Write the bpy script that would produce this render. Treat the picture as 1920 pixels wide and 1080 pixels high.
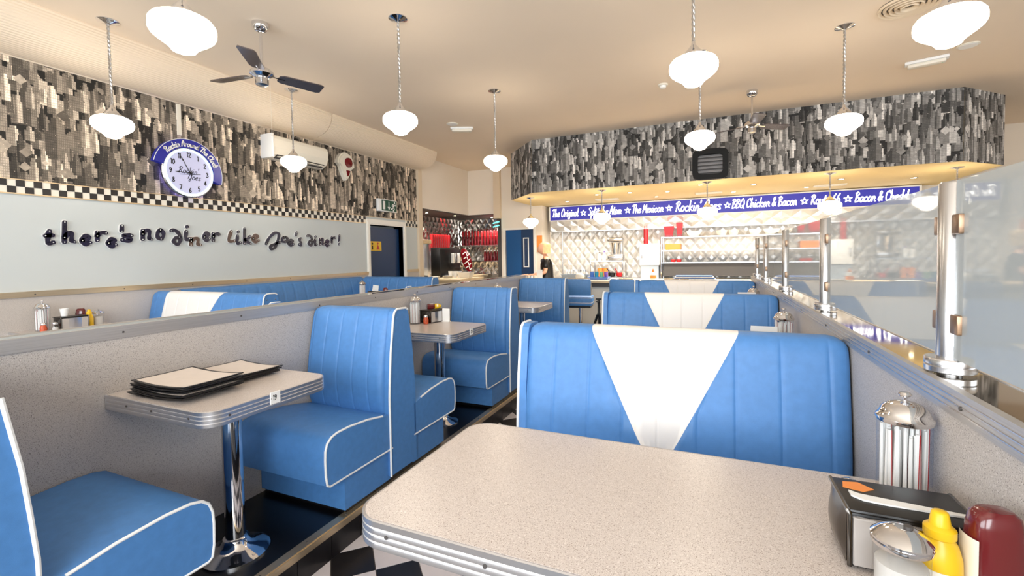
import bpy, bmesh, math, random
from mathutils import Vector, Matrix
PI = math.pi
random.seed(7)
for o in list(bpy.data.objects): bpy.data.objects.remove(o)
S = bpy.context.scene
C = S.collection

# ---------------------------------------------------------------- camera
CAM_H = 1.30
yaw, pit, rol = -.409285, .036497, -.0156262
fwd = Vector((math.sin(yaw)*math.cos(pit), math.cos(yaw)*math.cos(pit), -math.sin(pit)))
rt = Vector((math.cos(yaw), -math.sin(yaw), 0)); up = rt.cross(fwd)
r2 = rt*math.cos(rol)+up*math.sin(rol); u2 = -rt*math.sin(rol)+up*math.cos(rol)
cd = bpy.data.cameras.new('camera'); cam = bpy.data.objects.new('camera', cd); C.objects.link(cam)
mw = Matrix.Identity(4)
for i in range(3):
    mw[i][0] = r2[i]; mw[i][1] = u2[i]; mw[i][2] = -fwd[i]
mw.translation = (0, 0, CAM_H)
cam.matrix_world = mw
cd.sensor_width = 36; cd.lens = 850.51/1920*36; cd.shift_y = -(540-509.557)/1920
cd.clip_start = .02; cd.clip_end = 60
S.camera = cam

# ---------------------------------------------------------------- world, daylight, exposure
W = bpy.data.worlds.new('world'); S.world = W; W.use_nodes = True
W.node_tree.nodes['Background'].inputs[0].default_value = (.80, .90, 1, 1)
W.node_tree.nodes['Background'].inputs[1].default_value = 1.0
S.view_settings.view_transform = 'Standard'; S.view_settings.look = 'None'
S.view_settings.gamma = 1; S.view_settings.use_curve_mapping = False
S.view_settings.exposure = 0.0

def area(name, loc, rot, sx, sy, e, col):
    d = bpy.data.lights.new(name, 'AREA'); d.shape = 'RECTANGLE'; d.size = sx; d.size_y = sy
    d.energy = e; d.color = col
    o = bpy.data.objects.new(name, d); C.objects.link(o); o.location = loc; o.rotation_euler = rot
    return o
# daylight through the shop windows in the front wall and in the right wall
area('window_daylight', (-3.0, -2.5, 1.8), (PI/2, 0, 0), 3.6, 1.8, 185, (.93, .97, 1))
area('window_daylight', (1.2, -2.5, 1.8), (PI/2, 0, 0), 3.6, 1.8, 245, (.93, .97, 1))
area('window_daylight', (6.4, 2.2, 1.8), (PI/2, 0, PI/2), 4.6, 1.8, 110, (.93, .97, 1))
LAMP_E = 15.0        # glow of the pendant globes
SPOT_E = 95.0       # recessed spots over the counter

# ---------------------------------------------------------------- materials
def lin(c):
    return tuple(((v/255)/12.92 if v/255 <= .04045 else ((v/255+.055)/1.055)**2.4) for v in c)
MATS = {}
def mat(name, rgb, rough=.5, metal=0, spec=.5, noise=None, bump=None, emit=None, estr=0, coat=0):
    m = bpy.data.materials.new(name); m.use_nodes = True; MATS[name] = m
    nt = m.node_tree; p = nt.nodes['Principled BSDF']
    c = lin(rgb)+(1,)
    p.inputs['Base Color'].default_value = c; p.inputs['Roughness'].default_value = rough
    p.inputs['Metallic'].default_value = metal; p.inputs['Specular IOR Level'].default_value = spec
    p.inputs['Coat Weight'].default_value = coat
    if emit:
        p.inputs['Emission Color'].default_value = lin(emit)+(1,); p.inputs['Emission Strength'].default_value = estr
    tc = None
    if noise or bump:
        tc = nt.nodes.new('ShaderNodeTexCoord')
    if noise:      # (scale, amount) soft mottling, optional stretch vector
        sc, am = noise[:2]
        n = nt.nodes.new('ShaderNodeTexNoise'); n.inputs['Scale'].default_value = sc; n.inputs['Detail'].default_value = 3
        src = tc.outputs['Object']
        if len(noise) > 2:
            mp = nt.nodes.new('ShaderNodeMapping'); mp.inputs['Scale'].default_value = noise[2]
            nt.links.new(src, mp.inputs[0]); src = mp.outputs[0]
        nt.links.new(src, n.inputs['Vector'])
        r = nt.nodes.new('ShaderNodeValToRGB')
        r.color_ramp.elements[0].color = tuple(v*(1-am) for v in c[:3])+(1,)
        r.color_ramp.elements[1].color = tuple(min(1, v*(1+am)) for v in c[:3])+(1,)
        r.color_ramp.elements[0].position = .3; r.color_ramp.elements[1].position = .7
        nt.links.new(n.outputs[0], r.inputs[0]); nt.links.new(r.outputs[0], p.inputs['Base Color'])
    if bump:
        n = nt.nodes.new('ShaderNodeTexNoise'); n.inputs['Scale'].default_value = bump[0]
        nt.links.new(tc.outputs['Object'], n.inputs['Vector'])
        b = nt.nodes.new('ShaderNodeBump'); b.inputs['Strength'].default_value = bump[1]; b.inputs['Distance'].default_value = .002
        nt.links.new(n.outputs[0], b.inputs['Height']); nt.links.new(b.outputs[0], p.inputs['Normal'])
    return m
def speckle(name, rgb, dark, light, rough=.4, scale=420):
    m = mat(name, rgb, rough); nt = m.node_tree; p = nt.nodes['Principled BSDF']
    tc = nt.nodes.new('ShaderNodeTexCoord')
    prev = None
    cols = [lin(rgb)+(1,), lin(dark)+(1,), lin(light)+(1,)]
    for i, (c, sc, lo, hi) in enumerate(((cols[1], scale, .60, .66), (cols[2], scale*.8, .60, .68))):
        n = nt.nodes.new('ShaderNodeTexNoise'); n.inputs['Scale'].default_value = sc; n.inputs['Detail'].default_value = 1
        mp = nt.nodes.new('ShaderNodeMapping'); mp.inputs['Location'].default_value = (3.1*i, 1.7*i, 9.3*i)
        nt.links.new(tc.outputs['Object'], mp.inputs[0]); nt.links.new(mp.outputs[0], n.inputs['Vector'])
        r = nt.nodes.new('ShaderNodeMapRange'); r.inputs['From Min'].default_value = lo; r.inputs['From Max'].default_value = hi
        nt.links.new(n.outputs[0], r.inputs[0])
        x = nt.nodes.new('ShaderNodeMix'); x.data_type = 'RGBA'
        if prev is None: x.inputs[6].default_value = cols[0]
        else: nt.links.new(prev, x.inputs[6])
        x.inputs[7].default_value = c
        nt.links.new(r.outputs[0], x.inputs[0]); prev = x.outputs[2]
    nt.links.new(prev, p.inputs['Base Color'])
    return m
mat('ceiling', (234, 217, 196), .9, noise=(.8, .03))
mat('cove', (232, 216, 194), .7)
mat('wall_paint', (196, 202, 202), .8, noise=(2, .02))
mat('cream', (236, 226, 212), .8, noise=(1.5, .02))
mat('wood_trim', (240, 236, 228), .45)
mat('tan_soffit', (232, 208, 150), .7)
mat('beige', (222, 204, 178), .8)
speckle('laminate', (193, 186, 180), (120, 112, 108), (214, 208, 204), .45)
speckle('table_top', (202, 192, 186), (132, 116, 106), (222, 214, 208), .28, 520)
mat('aluminium', (198, 194, 190), .45, .9, noise=(6, .08, (1, .6, 60)))
mat('alu_edge', (208, 208, 212), .30, .9)
mat('alu_line', (235, 236, 240), .15, .6)
mat('chrome', (225, 225, 228), .06, 1)
mat('steel', (200, 200, 202), .25, 1)
mat('mirror_plate', (190, 186, 178), .05, 1)
mat('quilt', (226, 224, 220), .36, .55)
mat('rod_steel', (176, 172, 168), .34, .9)
mat('quilt_steel', (215, 210, 204), .16, .95)
mat('vinyl', (77, 131, 192), .45, 0, .5, noise=(30, .06), bump=(900, .25))
mat('vinyl_white', (238, 234, 230), .4, 0, .5, bump=(900, .15))
mat('piping', (236, 238, 238), .35)
mat('black', (14, 14, 16), .35)
mat('black_floor', (13, 13, 16), .3, noise=(40, .2))
mat('tile_black', (26, 24, 26), .3, noise=(30, .15))
mat('tile_white', (206, 198, 198), .3, noise=(12, .03))
mat('grout', (120, 112, 106), .8)
mat('white', (238, 238, 236), .45)
mat('offwhite', (232, 226, 212), .5)
mat('paper', (214, 203, 194), .6, noise=(30, .02))
mat('ink', (22, 22, 24), .6)
mat('navy', (24, 26, 58), .35)
mat('letter_navy', (26, 26, 52), .18, .1, noise=(5, .5))
mat('letter_chrome', (92, 78, 74), .2, .6)
mat('door_blue', (10, 80, 140), .35)
mat('door_navy', (14, 50, 92), .35)
mat('red', (178, 24, 30), .3)
mat('red_dark', (110, 10, 20), .25)
mat('orange', (236, 140, 60), .4)
mat('ketchup', (98, 20, 24), .22, coat=.5)
mat('mustard', (228, 184, 26), .35)
mat('teal', (40, 150, 170), .35)
mat('purple', (120, 80, 170), .35)
mat('green', (120, 190, 130), .4)
mat('blue_plastic', (80, 120, 190), .4)
mat('grey_plastic', (150, 160, 170), .5)
mat('sign_blue', (38, 40, 140), .4, emit=(40, 40, 170), estr=.55)
mat('sign_letter', (255, 255, 255), .4, emit=(255, 253, 245), estr=2.2)
mat('clock_face', (176, 174, 198), .4, emit=(205, 215, 255), estr=.3)
mat('neon_ring', (230, 250, 255), .3, emit=(190, 240, 255), estr=1.6)
mat('clock_band', (28, 32, 120), .35, emit=(20, 40, 170), estr=.25)
mat('exit_green', (18, 60, 44), .4, emit=(18, 70, 50), estr=.3)
mat('globe', (255, 250, 240), .3, emit=(255, 239, 216), estr=LAMP_E)
mat('lit_lens', (255, 250, 235), .3, emit=(255, 236, 200), estr=30)
mat('neon_teal', (120, 240, 230), .3, emit=(90, 235, 220), estr=2.5)
mat('skin', (226, 172, 142), .55)
mat('hair', (214, 184, 136), .6, noise=(60, .2, (1, 1, .2)))
mat('sugar', (206, 202, 196), .8)
mat('chilli', (196, 84, 46), .4, noise=(80, .3))
mat('dark_steel', (96, 92, 88), .22, 1)
mat('fan_blade', (112, 104, 106), .25, .7)
mat('clip_metal', (150, 122, 98), .3, .7)
mat('blue_neon', (120, 110, 255), .3, emit=(96, 84, 255), estr=9)
mat('matt_black', (9, 9, 10), .6, 0, .3)
mat('card_grey', (176, 170, 166), .6)
mat('dark_grey', (70, 66, 64), .5)
mat('warm_metal', (210, 190, 158), .3, .85, noise=(6, .08, (1, .6, 60)))
mat('wood_counter', (222, 198, 160), .4, noise=(3, .1, (1, 10, 10)))
def glass_mat(name, tint, gloss=.08, rough=.02):
    m = bpy.data.materials.new(name); m.use_nodes = True; MATS[name] = m
    nt = m.node_tree; nt.nodes.remove(nt.nodes['Principled BSDF'])
    out = nt.nodes['Material Output']
    t = nt.nodes.new('ShaderNodeBsdfTransparent'); t.inputs[0].default_value = tint+(1,)
    g = nt.nodes.new('ShaderNodeBsdfGlossy'); g.inputs['Roughness'].default_value = rough
    f = nt.nodes.new('ShaderNodeLayerWeight'); f.inputs[0].default_value = .5
    q = nt.nodes.new('ShaderNodeMath'); q.operation = 'POWER'; q.inputs[1].default_value = 5; nt.links.new(f.outputs['Facing'], q.inputs[0])
    a = nt.nodes.new('ShaderNodeMath'); a.operation = 'MULTIPLY_ADD'; a.inputs[1].default_value = .4; a.inputs[2].default_value = gloss+.03
    x = nt.nodes.new('ShaderNodeMixShader')
    nt.links.new(q.outputs[0], a.inputs[0]); nt.links.new(a.outputs[0], x.inputs[0])
    nt.links.new(t.outputs[0], x.inputs[1]); nt.links.new(g.outputs[0], x.inputs[2])
    nt.links.new(x.outputs[0], out.inputs[0])
    return m
glass_mat('glass', (.95, .96, .97), .015)
def frosted():
    m = bpy.data.materials.new('frosted_glass'); m.use_nodes = True; MATS['frosted_glass'] = m
    nt = m.node_tree; p = nt.nodes['Principled BSDF']; out = nt.nodes['Material Output']
    p.inputs['Base Color'].default_value = lin((184, 190, 191))+(1,)
    p.inputs['Roughness'].default_value = .03; p.inputs['Specular IOR Level'].default_value = .6
    t = nt.nodes.new('ShaderNodeBsdfTransparent'); t.inputs[0].default_value = (.9, .93, .93, 1)
    x = nt.nodes.new('ShaderNodeMixShader'); x.inputs[0].default_value = .14
    nt.links.new(p.outputs[0], x.inputs[1]); nt.links.new(t.outputs[0], x.inputs[2])
    nt.links.new(x.outputs[0], out.inputs[0])
frosted()

# skyline wallpaper: overlapping rows of towers, printed in sepia greys (UV in metres)
def wallpaper(name, tint, seed, pw, gain):
    m = bpy.data.materials.new(name); m.use_nodes = True; MATS[name] = m
    nt = m.node_tree; p = nt.nodes['Principled BSDF']; p.inputs['Roughness'].default_value = .75
    L = nt.links.new
    uv = nt.nodes.new('ShaderNodeUVMap'); sp = nt.nodes.new('ShaderNodeSeparateXYZ'); L(uv.outputs[0], sp.inputs[0])
    def M(op, a, b=None, c=None):
        n = nt.nodes.new('ShaderNodeMath'); n.operation = op
        for i, v in enumerate((a, b, c)):
            if v is None: continue
            if isinstance(v, (int, float)): n.inputs[i].default_value = v
            else: L(v, n.inputs[i])
        return n.outputs[0]
    def rnd(a, b, k):
        cx = nt.nodes.new('ShaderNodeCombineXYZ'); cx.inputs[2].default_value = k
        L(a, cx.inputs[0])
        if b is not None: L(b, cx.inputs[1])
        w = nt.nodes.new('ShaderNodeTexWhiteNoise'); w.noise_dimensions = '3D'; L(cx.outputs[0], w.inputs[0])
        return w.outputs['Value'], w.outputs['Color']
    u, v = sp.outputs[0], sp.outputs[1]
    cur = None
    for k, (w, P, bright) in enumerate(((.11, .26, .40), (.15, .30, .6), (.095, .26, .9), (.18, .38, .55), (.07, .31, 1.0))):
        uu = M('ADD', M('DIVIDE', u, w), .37*k+seed)
        col = M('FLOOR', uu); fu = M('FRACT', uu)
        r1, _ = rnd(col, None, 3.3*k+seed)
        vv = M('ADD', M('DIVIDE', v, P), M('MULTIPLY', r1, 5.0))
        row = M('FLOOR', vv); fv = M('FRACT', vv)
        r2, rc = rnd(col, row, 7.7*k+1+seed)
        s2 = nt.nodes.new('ShaderNodeSeparateColor'); L(rc, s2.inputs[0])
        h = M('MULTIPLY_ADD', r2, .55, .38 if k < 4 else .3)
        # stepped tower: narrower above 70 % of its height
        du = M('ABSOLUTE', M('SUBTRACT', fu, .5))
        rel = M('DIVIDE', fv, h)
        halfw = M('SUBTRACT', M('MULTIPLY_ADD', s2.outputs[1], .18, .30), M('MULTIPLY', M('GREATER_THAN', rel, .66), .14))
        halfw = M('SUBTRACT', halfw, M('MULTIPLY', M('GREATER_THAN', rel, .86), .10))
        ins = M('MULTIPLY', M('LESS_THAN', fv, h), M('LESS_THAN', du, halfw))
        if k == 4: ins = M('MULTIPLY', ins, M('GREATER_THAN', r2, .45))
        g = M('MULTIPLY_ADD', s2.outputs[2], .42*bright+.12, .04)
        # lit and shaded flank of each tower, and rows of windows
        side = M('MULTIPLY_ADD', M('GREATER_THAN', fu, M('MULTIPLY_ADD', r1, .3, .35)), .55, .45)
        wn = M('MULTIPLY', M('GREATER_THAN', M('FRACT', M('MULTIPLY', u, 80.0)), .38), M('GREATER_THAN', M('FRACT', M('MULTIPLY', v, 48.0)), .30))
        g = M('MULTIPLY', M('MULTIPLY', g, side), M('MULTIPLY_ADD', wn, .30, .74))
        if cur is None: cur = M('MULTIPLY_ADD', M('SUBTRACT', g, .012), ins, .012)
        else: cur = M('MULTIPLY_ADD', M('SUBTRACT', g, cur), ins, cur)
    # tilted roofs seen from above
    vo = nt.nodes.new('ShaderNodeTexVoronoi'); vo.inputs['Scale'].default_value = 7.5; vo.distance = 'MANHATTAN'
    L(uv.outputs[0], vo.inputs['Vector'])
    s3 = nt.nodes.new('ShaderNodeSeparateColor'); L(vo.outputs['Color'], s3.inputs[0])
    ins = M('MULTIPLY', M('GREATER_THAN', s3.outputs[0], .66), M('LESS_THAN', vo.outputs['Distance'], .45))
    cur = M('MULTIPLY_ADD', M('SUBTRACT', M('MULTIPLY_ADD', s3.outputs[1], .32, .02), cur), ins, cur)
    # scattered roofs and signs
    n = nt.nodes.new('ShaderNodeTexNoise'); n.inputs['Scale'].default_value = 22; n.inputs['Detail'].default_value = 4
    L(uv.outputs[0], n.inputs['Vector'])
    cur = M('MULTIPLY', cur, M('MULTIPLY_ADD', n.outputs[0], 1.2, .55))
    n2 = nt.nodes.new('ShaderNodeTexNoise'); n2.inputs['Scale'].default_value = 70; L(uv.outputs[0], n2.inputs['Vector'])
    cur = M('ADD', cur, M('MULTIPLY', M('GREATER_THAN', n2.outputs[0], .70), .25))
    cur = M('MULTIPLY', M('POWER', cur, pw), gain)
    mx = nt.nodes.new('ShaderNodeMix'); mx.data_type = 'RGBA'; mx.blend_type = 'MULTIPLY'; mx.inputs[0].default_value = 1
    cc = nt.nodes.new('ShaderNodeCombineColor')
    for i in range(3): L(cur, cc.inputs[i])
    L(cc.outputs[0], mx.inputs[6]); mx.inputs[7].default_value = tint+(1,)
    L(mx.outputs[2], p.inputs['Base Color'])
wallpaper('paper_sepia', (1.5, 1.26, 1.0), 0, 1.25, 1.35)
wallpaper('paper_grey', (1.5, 1.42, 1.33), 0, 1.05, 1.1)

# ---------------------------------------------------------------- mesh helpers
class B:
    def __init__(s): s.v = []; s.f = []; s.uv = None
    def add(s, vs, fs):
        n = len(s.v); s.v += [tuple(x) for x in vs]; s.f += [tuple(i+n for i in f) for f in fs]; return s
    def box(s, x0, x1, y0, y1, z0, z1):
        vs = [(x, y, z) for x in (x0, x1) for y in (y0, y1) for z in (z0, z1)]
        return s.add(vs, [(0, 1, 3, 2), (4, 6, 7, 5), (0, 4, 5, 1), (2, 3, 7, 6), (0, 2, 6, 4), (1, 5, 7, 3)])
    def lathe(s, prof, c=(0, 0, 0), n=20, axis='z', cap=True):
        vs = []; fs = []
        for r, h in prof:
            for i in range(n):
                a = 2*PI*i/n; x, y = r*math.cos(a), r*math.sin(a)
                q = (x, y, h) if axis == 'z' else ((h, x, y) if axis == 'x' else (y, h, x))
                vs.append((c[0]+q[0], c[1]+q[1], c[2]+q[2]))
        for j in range(len(prof)-1):
            for i in range(n):
                k = (i+1) % n; fs.append((j*n+i, j*n+k, (j+1)*n+k, (j+1)*n+i))
        if cap:
            fs.append(tuple(reversed(range(n)))); fs.append(tuple((len(prof)-1)*n+i for i in range(n)))
        return s.add(vs, fs)
    def tube(s, path, r, n=8, closed=False):
        P = [Vector(p) for p in path]; m = len(P); vs = []; fs = []
        prev = None
        for i in range(m):
            t = (P[(i+1) % m]-P[i-1]) if closed else (P[min(i+1, m-1)]-P[max(i-1, 0)])
            t.normalize()
            ref = prev if prev is not None else (Vector((0, 0, 1)) if abs(t.z) < .9 else Vector((1, 0, 0)))
            a = (ref-t*ref.dot(t)); a.normalize(); b = t.cross(a); prev = a
            rr = r[i] if isinstance(r, (list, tuple)) else r
            for k in range(n):
                an = 2*PI*k/n; vs.append(P[i]+a*math.cos(an)*rr+b*math.sin(an)*rr)
        for i in range(m if closed else m-1):
            j = (i+1) % m
            for k in range(n):
                l = (k+1) % n; fs.append((i*n+k, i*n+l, j*n+l, j*n+k))
        if not closed:
            fs.append(tuple(reversed(range(n)))); fs.append(tuple((m-1)*n+k for k in range(n)))
        return s.add(vs, fs)
    def prism(s, poly, axis, a, b):      # poly in the two other axes, in order
        def q(p, h):
            return {'x': (h, p[0], p[1]), 'y': (p[0], h, p[1]), 'z': (p[0], p[1], h)}[axis]
        n = len(poly); vs = [q(p, a) for p in poly]+[q(p, b) for p in poly]
        fs = [tuple(reversed(range(n))), tuple(range(n, 2*n))]+[(i, (i+1) % n, n+(i+1) % n, n+i) for i in range(n)]
        return s.add(vs, fs)
    def rbox(s, x0, x1, y0, y1, z0, z1, r, seg=2):
        bm = bmesh.new(); bmesh.ops.create_cube(bm, size=1)
        for v in bm.verts: v.co = Vector(((x0+x1)/2+v.co.x*(x1-x0), (y0+y1)/2+v.co.y*(y1-y0), (z0+z1)/2+v.co.z*(z1-z0)))
        bmesh.ops.bevel(bm, geom=bm.edges[:], offset=r, segments=seg, profile=.5, affect='EDGES')
        bm.verts.index_update()
        s.add([v.co for v in bm.verts], [tuple(v.index for v in f.verts) for f in bm.faces]); bm.free(); return s
    def grid(s, fn, nu, nv):
        vs = [fn(i/nu, j/nv) for i in range(nu+1) for j in range(nv+1)]
        fs = [(i*(nv+1)+j, (i+1)*(nv+1)+j, (i+1)*(nv+1)+j+1, i*(nv+1)+j+1) for i in range(nu) for j in range(nv)]
        return s.add(vs, fs)
    def ball(s, c, r, n=12, sq=(1, 1, 1)):
        pr = [(max(1e-4, math.sin(PI*i/8)*r), -math.cos(PI*i/8)*r) for i in range(9)]
        m = len(s.v); s.lathe(pr, (0, 0, 0), n)
        s.v[m:] = [(c[0]+x*sq[0], c[1]+y*sq[1], c[2]+z*sq[2]) for x, y, z in s.v[m:]]
        return s
    def mesh(s, name, smooth=False):
        me = bpy.data.meshes.new(name); me.from_pydata(s.v, [], s.f); me.validate()
        bm = bmesh.new(); bm.from_mesh(me); bmesh.ops.recalc_face_normals(bm, faces=bm.faces[:]); bm.to_mesh(me); bm.free()
        if smooth:
            me.shade_smooth()
            if smooth != 'all': me.set_sharp_from_angle(angle=math.radians(38))
        return me
def link(o, parent=None):
    C.objects.link(o)
    if parent is not None: o.parent = parent
    return o
def part(name, b, m, parent=None, smooth=True, loc=None):
    me = b.mesh(name, smooth); me.materials.append(MATS[m])
    o = bpy.data.objects.new(name, me); link(o, parent)
    if loc: o.location = loc
    return o
def tag(o, label, cat, group=None):
    o['label'] = label; o['category'] = cat
    if group: o['group'] = group
    return o
def thing(name, label, cat, loc=(0, 0, 0), rz=0, group=None):
    o = bpy.data.objects.new(name, None); o.empty_display_size = .05; link(o)
    o.location = loc; o.rotation_euler = (0, 0, rz)
    return tag(o, label, cat, group)
def struct(name, b, m, parent=None, smooth=False):
    o = part(name, b, m, parent, smooth); o['kind'] = 'structure'; return o
def dup(root, loc=None, rz=None, label=None, group=None, scale=None):
    r = root.copy(); C.objects.link(r)
    if loc is not None: r.location = loc
    if rz is not None: r.rotation_euler = (0, 0, rz)
    if label: r['label'] = label
    if group: r['group'] = group
    if scale: r.scale = scale
    for ch in list(root.children):
        c = ch.copy(); C.objects.link(c); c.parent = r
        for g in list(ch.children):
            d = g.copy(); C.objects.link(d); d.parent = c
    return r
def share(o, name, loc, parent):          # another piece with the same mesh
    c = bpy.data.objects.new(name, o.data); link(c, parent); c.location = loc; return c
def uvplane(name, quads, m, parent=None):  # quads: list of (4 corners, 4 uvs)
    me = bpy.data.meshes.new(name); vs = []; fs = []; us = []
    for q, t in quads:
        n = len(vs); vs += q; fs.append((n, n+1, n+2, n+3)); us += t
    me.from_pydata(vs, [], fs); l = me.uv_layers.new(name='UVMap')
    for i, t in enumerate(us): l.data[i].uv = t
    me.materials.append(MATS[m])
    return link(bpy.data.objects.new(name, me), parent)

# ---------------------------------------------------------------- brush lettering
G = {
'a': (.50, [[(.42,.42),(.25,.5),(.06,.3),(.08,.06),(.25,0),(.4,.2),(.44,.48),(.42,.12),(.52,.02)]]),
'b': (.48, [[(.1,1),(.06,.12),(.2,0),(.4,.1),(.42,.35),(.28,.5),(.09,.32)]]),
'c': (.44, [[(.4,.4),(.28,.5),(.08,.35),(.08,.1),(.24,0),(.44,.12)]]),
'd': (.54, [[(.42,.42),(.25,.5),(.06,.3),(.08,.06),(.25,0),(.42,.2),(.48,1),(.46,.5),(.44,.1),(.54,.02)]]),
'D': (.54, [[(0,.93),(.18,1),(.42,.75),(.5,.4),(.4,.06),(.24,0),(.12,.2),(.22,.42),(.44,.5)]]),
'e': (.45, [[(.08,.22),(.34,.3),(.38,.44),(.26,.5),(.08,.34),(.08,.1),(.24,0),(.44,.12)]]),
'g': (.50, [[(.4,.42),(.24,.5),(.06,.3),(.1,.06),(.26,.04),(.4,.25),(.44,.48),(.4,-.15),(.24,-.34),(.08,-.22)]]),
'h': (.50, [[(.12,1),(.07,0)],[(.08,.22),(.24,.48),(.38,.42),(.37,.1),(.48,.02)]]),
'i': (.25, [[(.12,.48),(.09,.1),(.14,0),(.24,.06)],[(.15,.72),(.17,.75)]]),
'k': (.46, [[(.12,1),(.08,0)],[(.4,.5),(.28,.34),(.1,.24),(.26,.12),(.42,0)]]),
'l': (.28, [[(.18,1),(.08,.2),(.14,0),(.28,.06)]]),
'm': (.66, [[(.08,.48),(.06,0)],[(.07,.3),(.2,.5),(.3,.4),(.29,0)],[(.29,.3),(.42,.5),(.54,.4),(.53,.08),(.62,.02)]]),
'n': (.48, [[(.08,.48),(.06,0)],[(.07,.28),(.22,.5),(.36,.42),(.35,.08),(.45,.02)]]),
'o': (.46, [[(.24,.5),(.06,.3),(.1,.04),(.26,0),(.42,.2),(.38,.44),(.24,.5)]]),
'p': (.48, [[(.1,.5),(.06,-.35)],[(.08,.3),(.25,.5),(.42,.36),(.38,.06),(.22,0),(.08,.1)]]),
'r': (.38, [[(.08,.48),(.07,0)],[(.07,.26),(.2,.46),(.36,.44)]]),
's': (.38, [[(.36,.44),(.22,.5),(.1,.38),(.3,.2),(.32,.06),(.16,0),(.04,.08)]]),
't': (.34, [[(.2,.85),(.1,.15),(.2,0),(.34,.08)],[(.02,.52),(.34,.56)]]),
'u': (.50, [[(.08,.48),(.08,.1),(.2,0),(.36,.16),(.4,.48),(.4,.1),(.5,.02)]]),
'x': (.46, [[(.06,.48),(.4,0)],[(.42,.5),(.04,0)]]),
'A': (.58, [[(.02,0),(.3,.95),(.42,.95),(.5,0)],[(.1,.36),(.52,.4)]]),
'B': (.54, [[(.14,.95),(.08,0)],[(.02,.88),(.3,1),(.44,.78),(.14,.52),(.48,.4),(.42,.06),(.04,0)]]),
'C': (.56, [[(.55,.75),(.42,.98),(.16,.8),(.06,.35),(.22,0),(.5,.14)]]),
'J': (.56, [[(.0,.1),(.14,.6),(.38,1),(.54,.88),(.46,.3),(.34,-.2),(.2,-.3),(.16,-.12),(.34,.1),(.56,.26)]]),
'M': (.68, [[(.02,0),(.18,.95),(.34,.3),(.56,.98),(.62,0)]]),
'O': (.64, [[(.35,1),(.08,.6),(.14,.08),(.36,0),(.6,.4),(.5,.9),(.35,1)]]),
'Q': (.66, [[(.35,1),(.08,.6),(.14,.08),(.36,0),(.6,.4),(.5,.9),(.35,1)],[(.36,.25),(.64,-.08)]]),
'R': (.58, [[(.16,.9),(.08,0)],[(0,.78),(.26,1),(.46,.84),(.36,.55),(.14,.5),(.32,.34),(.48,0),(.6,.06)]]),
'S': (.52, [[(.5,.85),(.34,1),(.14,.82),(.38,.48),(.36,.06),(.14,0),(.02,.14)]]),
'T': (.52, [[(.02,.84),(.2,.98),(.6,.95)],[(.34,.95),(.24,0)]]),
'&': (.56, [[(.5,.04),(.16,.7),(.28,.96),(.4,.78),(.06,.25),(.2,0),(.52,.42)]]),
"'": (.16, [[(.11,1),(.05,.76)]]),
'!': (.2, [[(.12,1),(.08,.34)],[(.06,.02),(.075,.05)]]),
'0': (.5, [[(.25,1),(.06,.6),(.1,.1),(.28,0),(.44,.4),(.4,.9),(.25,1)]]),
'1': (.3, [[(.04,.86),(.16,1),(.16,0)]]),
'2': (.5, [[(.06,.78),(.22,1),(.42,.8),(.3,.4),(.06,.02)],[(.06,.02),(.46,.02)]]),
'3': (.48, [[(.06,.9),(.26,1),(.4,.8),(.2,.55),(.44,.3),(.26,0),(.04,.1)]]),
'5': (.48, [[(.42,.98),(.12,.98)],[(.12,.98),(.08,.56),(.3,.62),(.44,.3),(.26,0),(.05,.08)]]),
'6': (.48, [[(.36,.98),(.12,.6),(.08,.2),(.26,0),(.44,.24),(.3,.5),(.1,.36)]]),
'7': (.46, [[(.04,.97),(.44,.97)],[(.44,.97),(.18,0)]]),
'8': (.5, [[(.25,.54),(.08,.78),(.25,1),(.42,.78),(.25,.54),(.06,.24),(.25,0),(.44,.24),(.25,.54)]]),
'9': (.48, [[(.4,.64),(.2,.5),(.06,.76),(.24,1),(.42,.78),(.36,.3),(.16,0)]]),
}
def smooth_path(P, k=5):
    if len(P) < 3: return [Vector((p[0], p[1])) for p in P]
    P = [Vector((p[0], p[1])) for p in P]; out = []
    for i in range(len(P)-1):
        a = P[i-1] if i else P[i]*2-P[i+1]; b, c = P[i], P[i+1]; d = P[i+2] if i+2 < len(P) else P[i+1]*2-P[i]
        for j in range(k):
            t = j/k
            out.append(.5*((2*b)+(c-a)*t+(2*a-5*b+4*c-d)*t*t+(3*b-a-3*c+d)*t*t*t))
    return out+[P[-1]]
def ribbon(b, pts, w, put, d):     # flat brush stroke with round ends; put(x, y, depth) -> world point
    n = len(pts); Lp = []; Rp = []
    for i in range(n):
        t = pts[min(i+1, n-1)]-pts[max(i-1, 0)]
        if t.length < 1e-6: t = Vector((0, 1))
        t.normalize(); q = Vector((-t.y, t.x)); ww = w*(1+.18*math.sin(i*.9))/2
        Lp.append(pts[i]+q*ww); Rp.append(pts[i]-q*ww)
    t0 = (pts[0]-pts[1]).normalized() if n > 1 else Vector((0, 1)); t1 = (pts[-1]-pts[-2]).normalized() if n > 1 else Vector((0, 1))
    Lp = [pts[0]+(Lp[0]-pts[0])*.55+t0*w*.45]+Lp+[pts[-1]+(Lp[-1]-pts[-1])*.55+t1*w*.45]
    Rp = [pts[0]+(Rp[0]-pts[0])*.55+t0*w*.45]+Rp+[pts[-1]+(Rp[-1]-pts[-1])*.55+t1*w*.45]
    m = len(Lp); vs = []
    for k in range(m):
        for p, dd in ((Lp[k], d), (Rp[k], d), (Rp[k], 0), (Lp[k], 0)): vs.append(put(p.x, p.y, dd))
    fs = [(0, 1, 2, 3), ((m-1)*4+3, (m-1)*4+2, (m-1)*4+1, (m-1)*4)]
    for k in range(m-1):
        for e in range(4): f = (e+1) % 4; fs.append((k*4+e, (k+1)*4+e, (k+1)*4+f, k*4+f))
    b.add(vs, fs)
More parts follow.
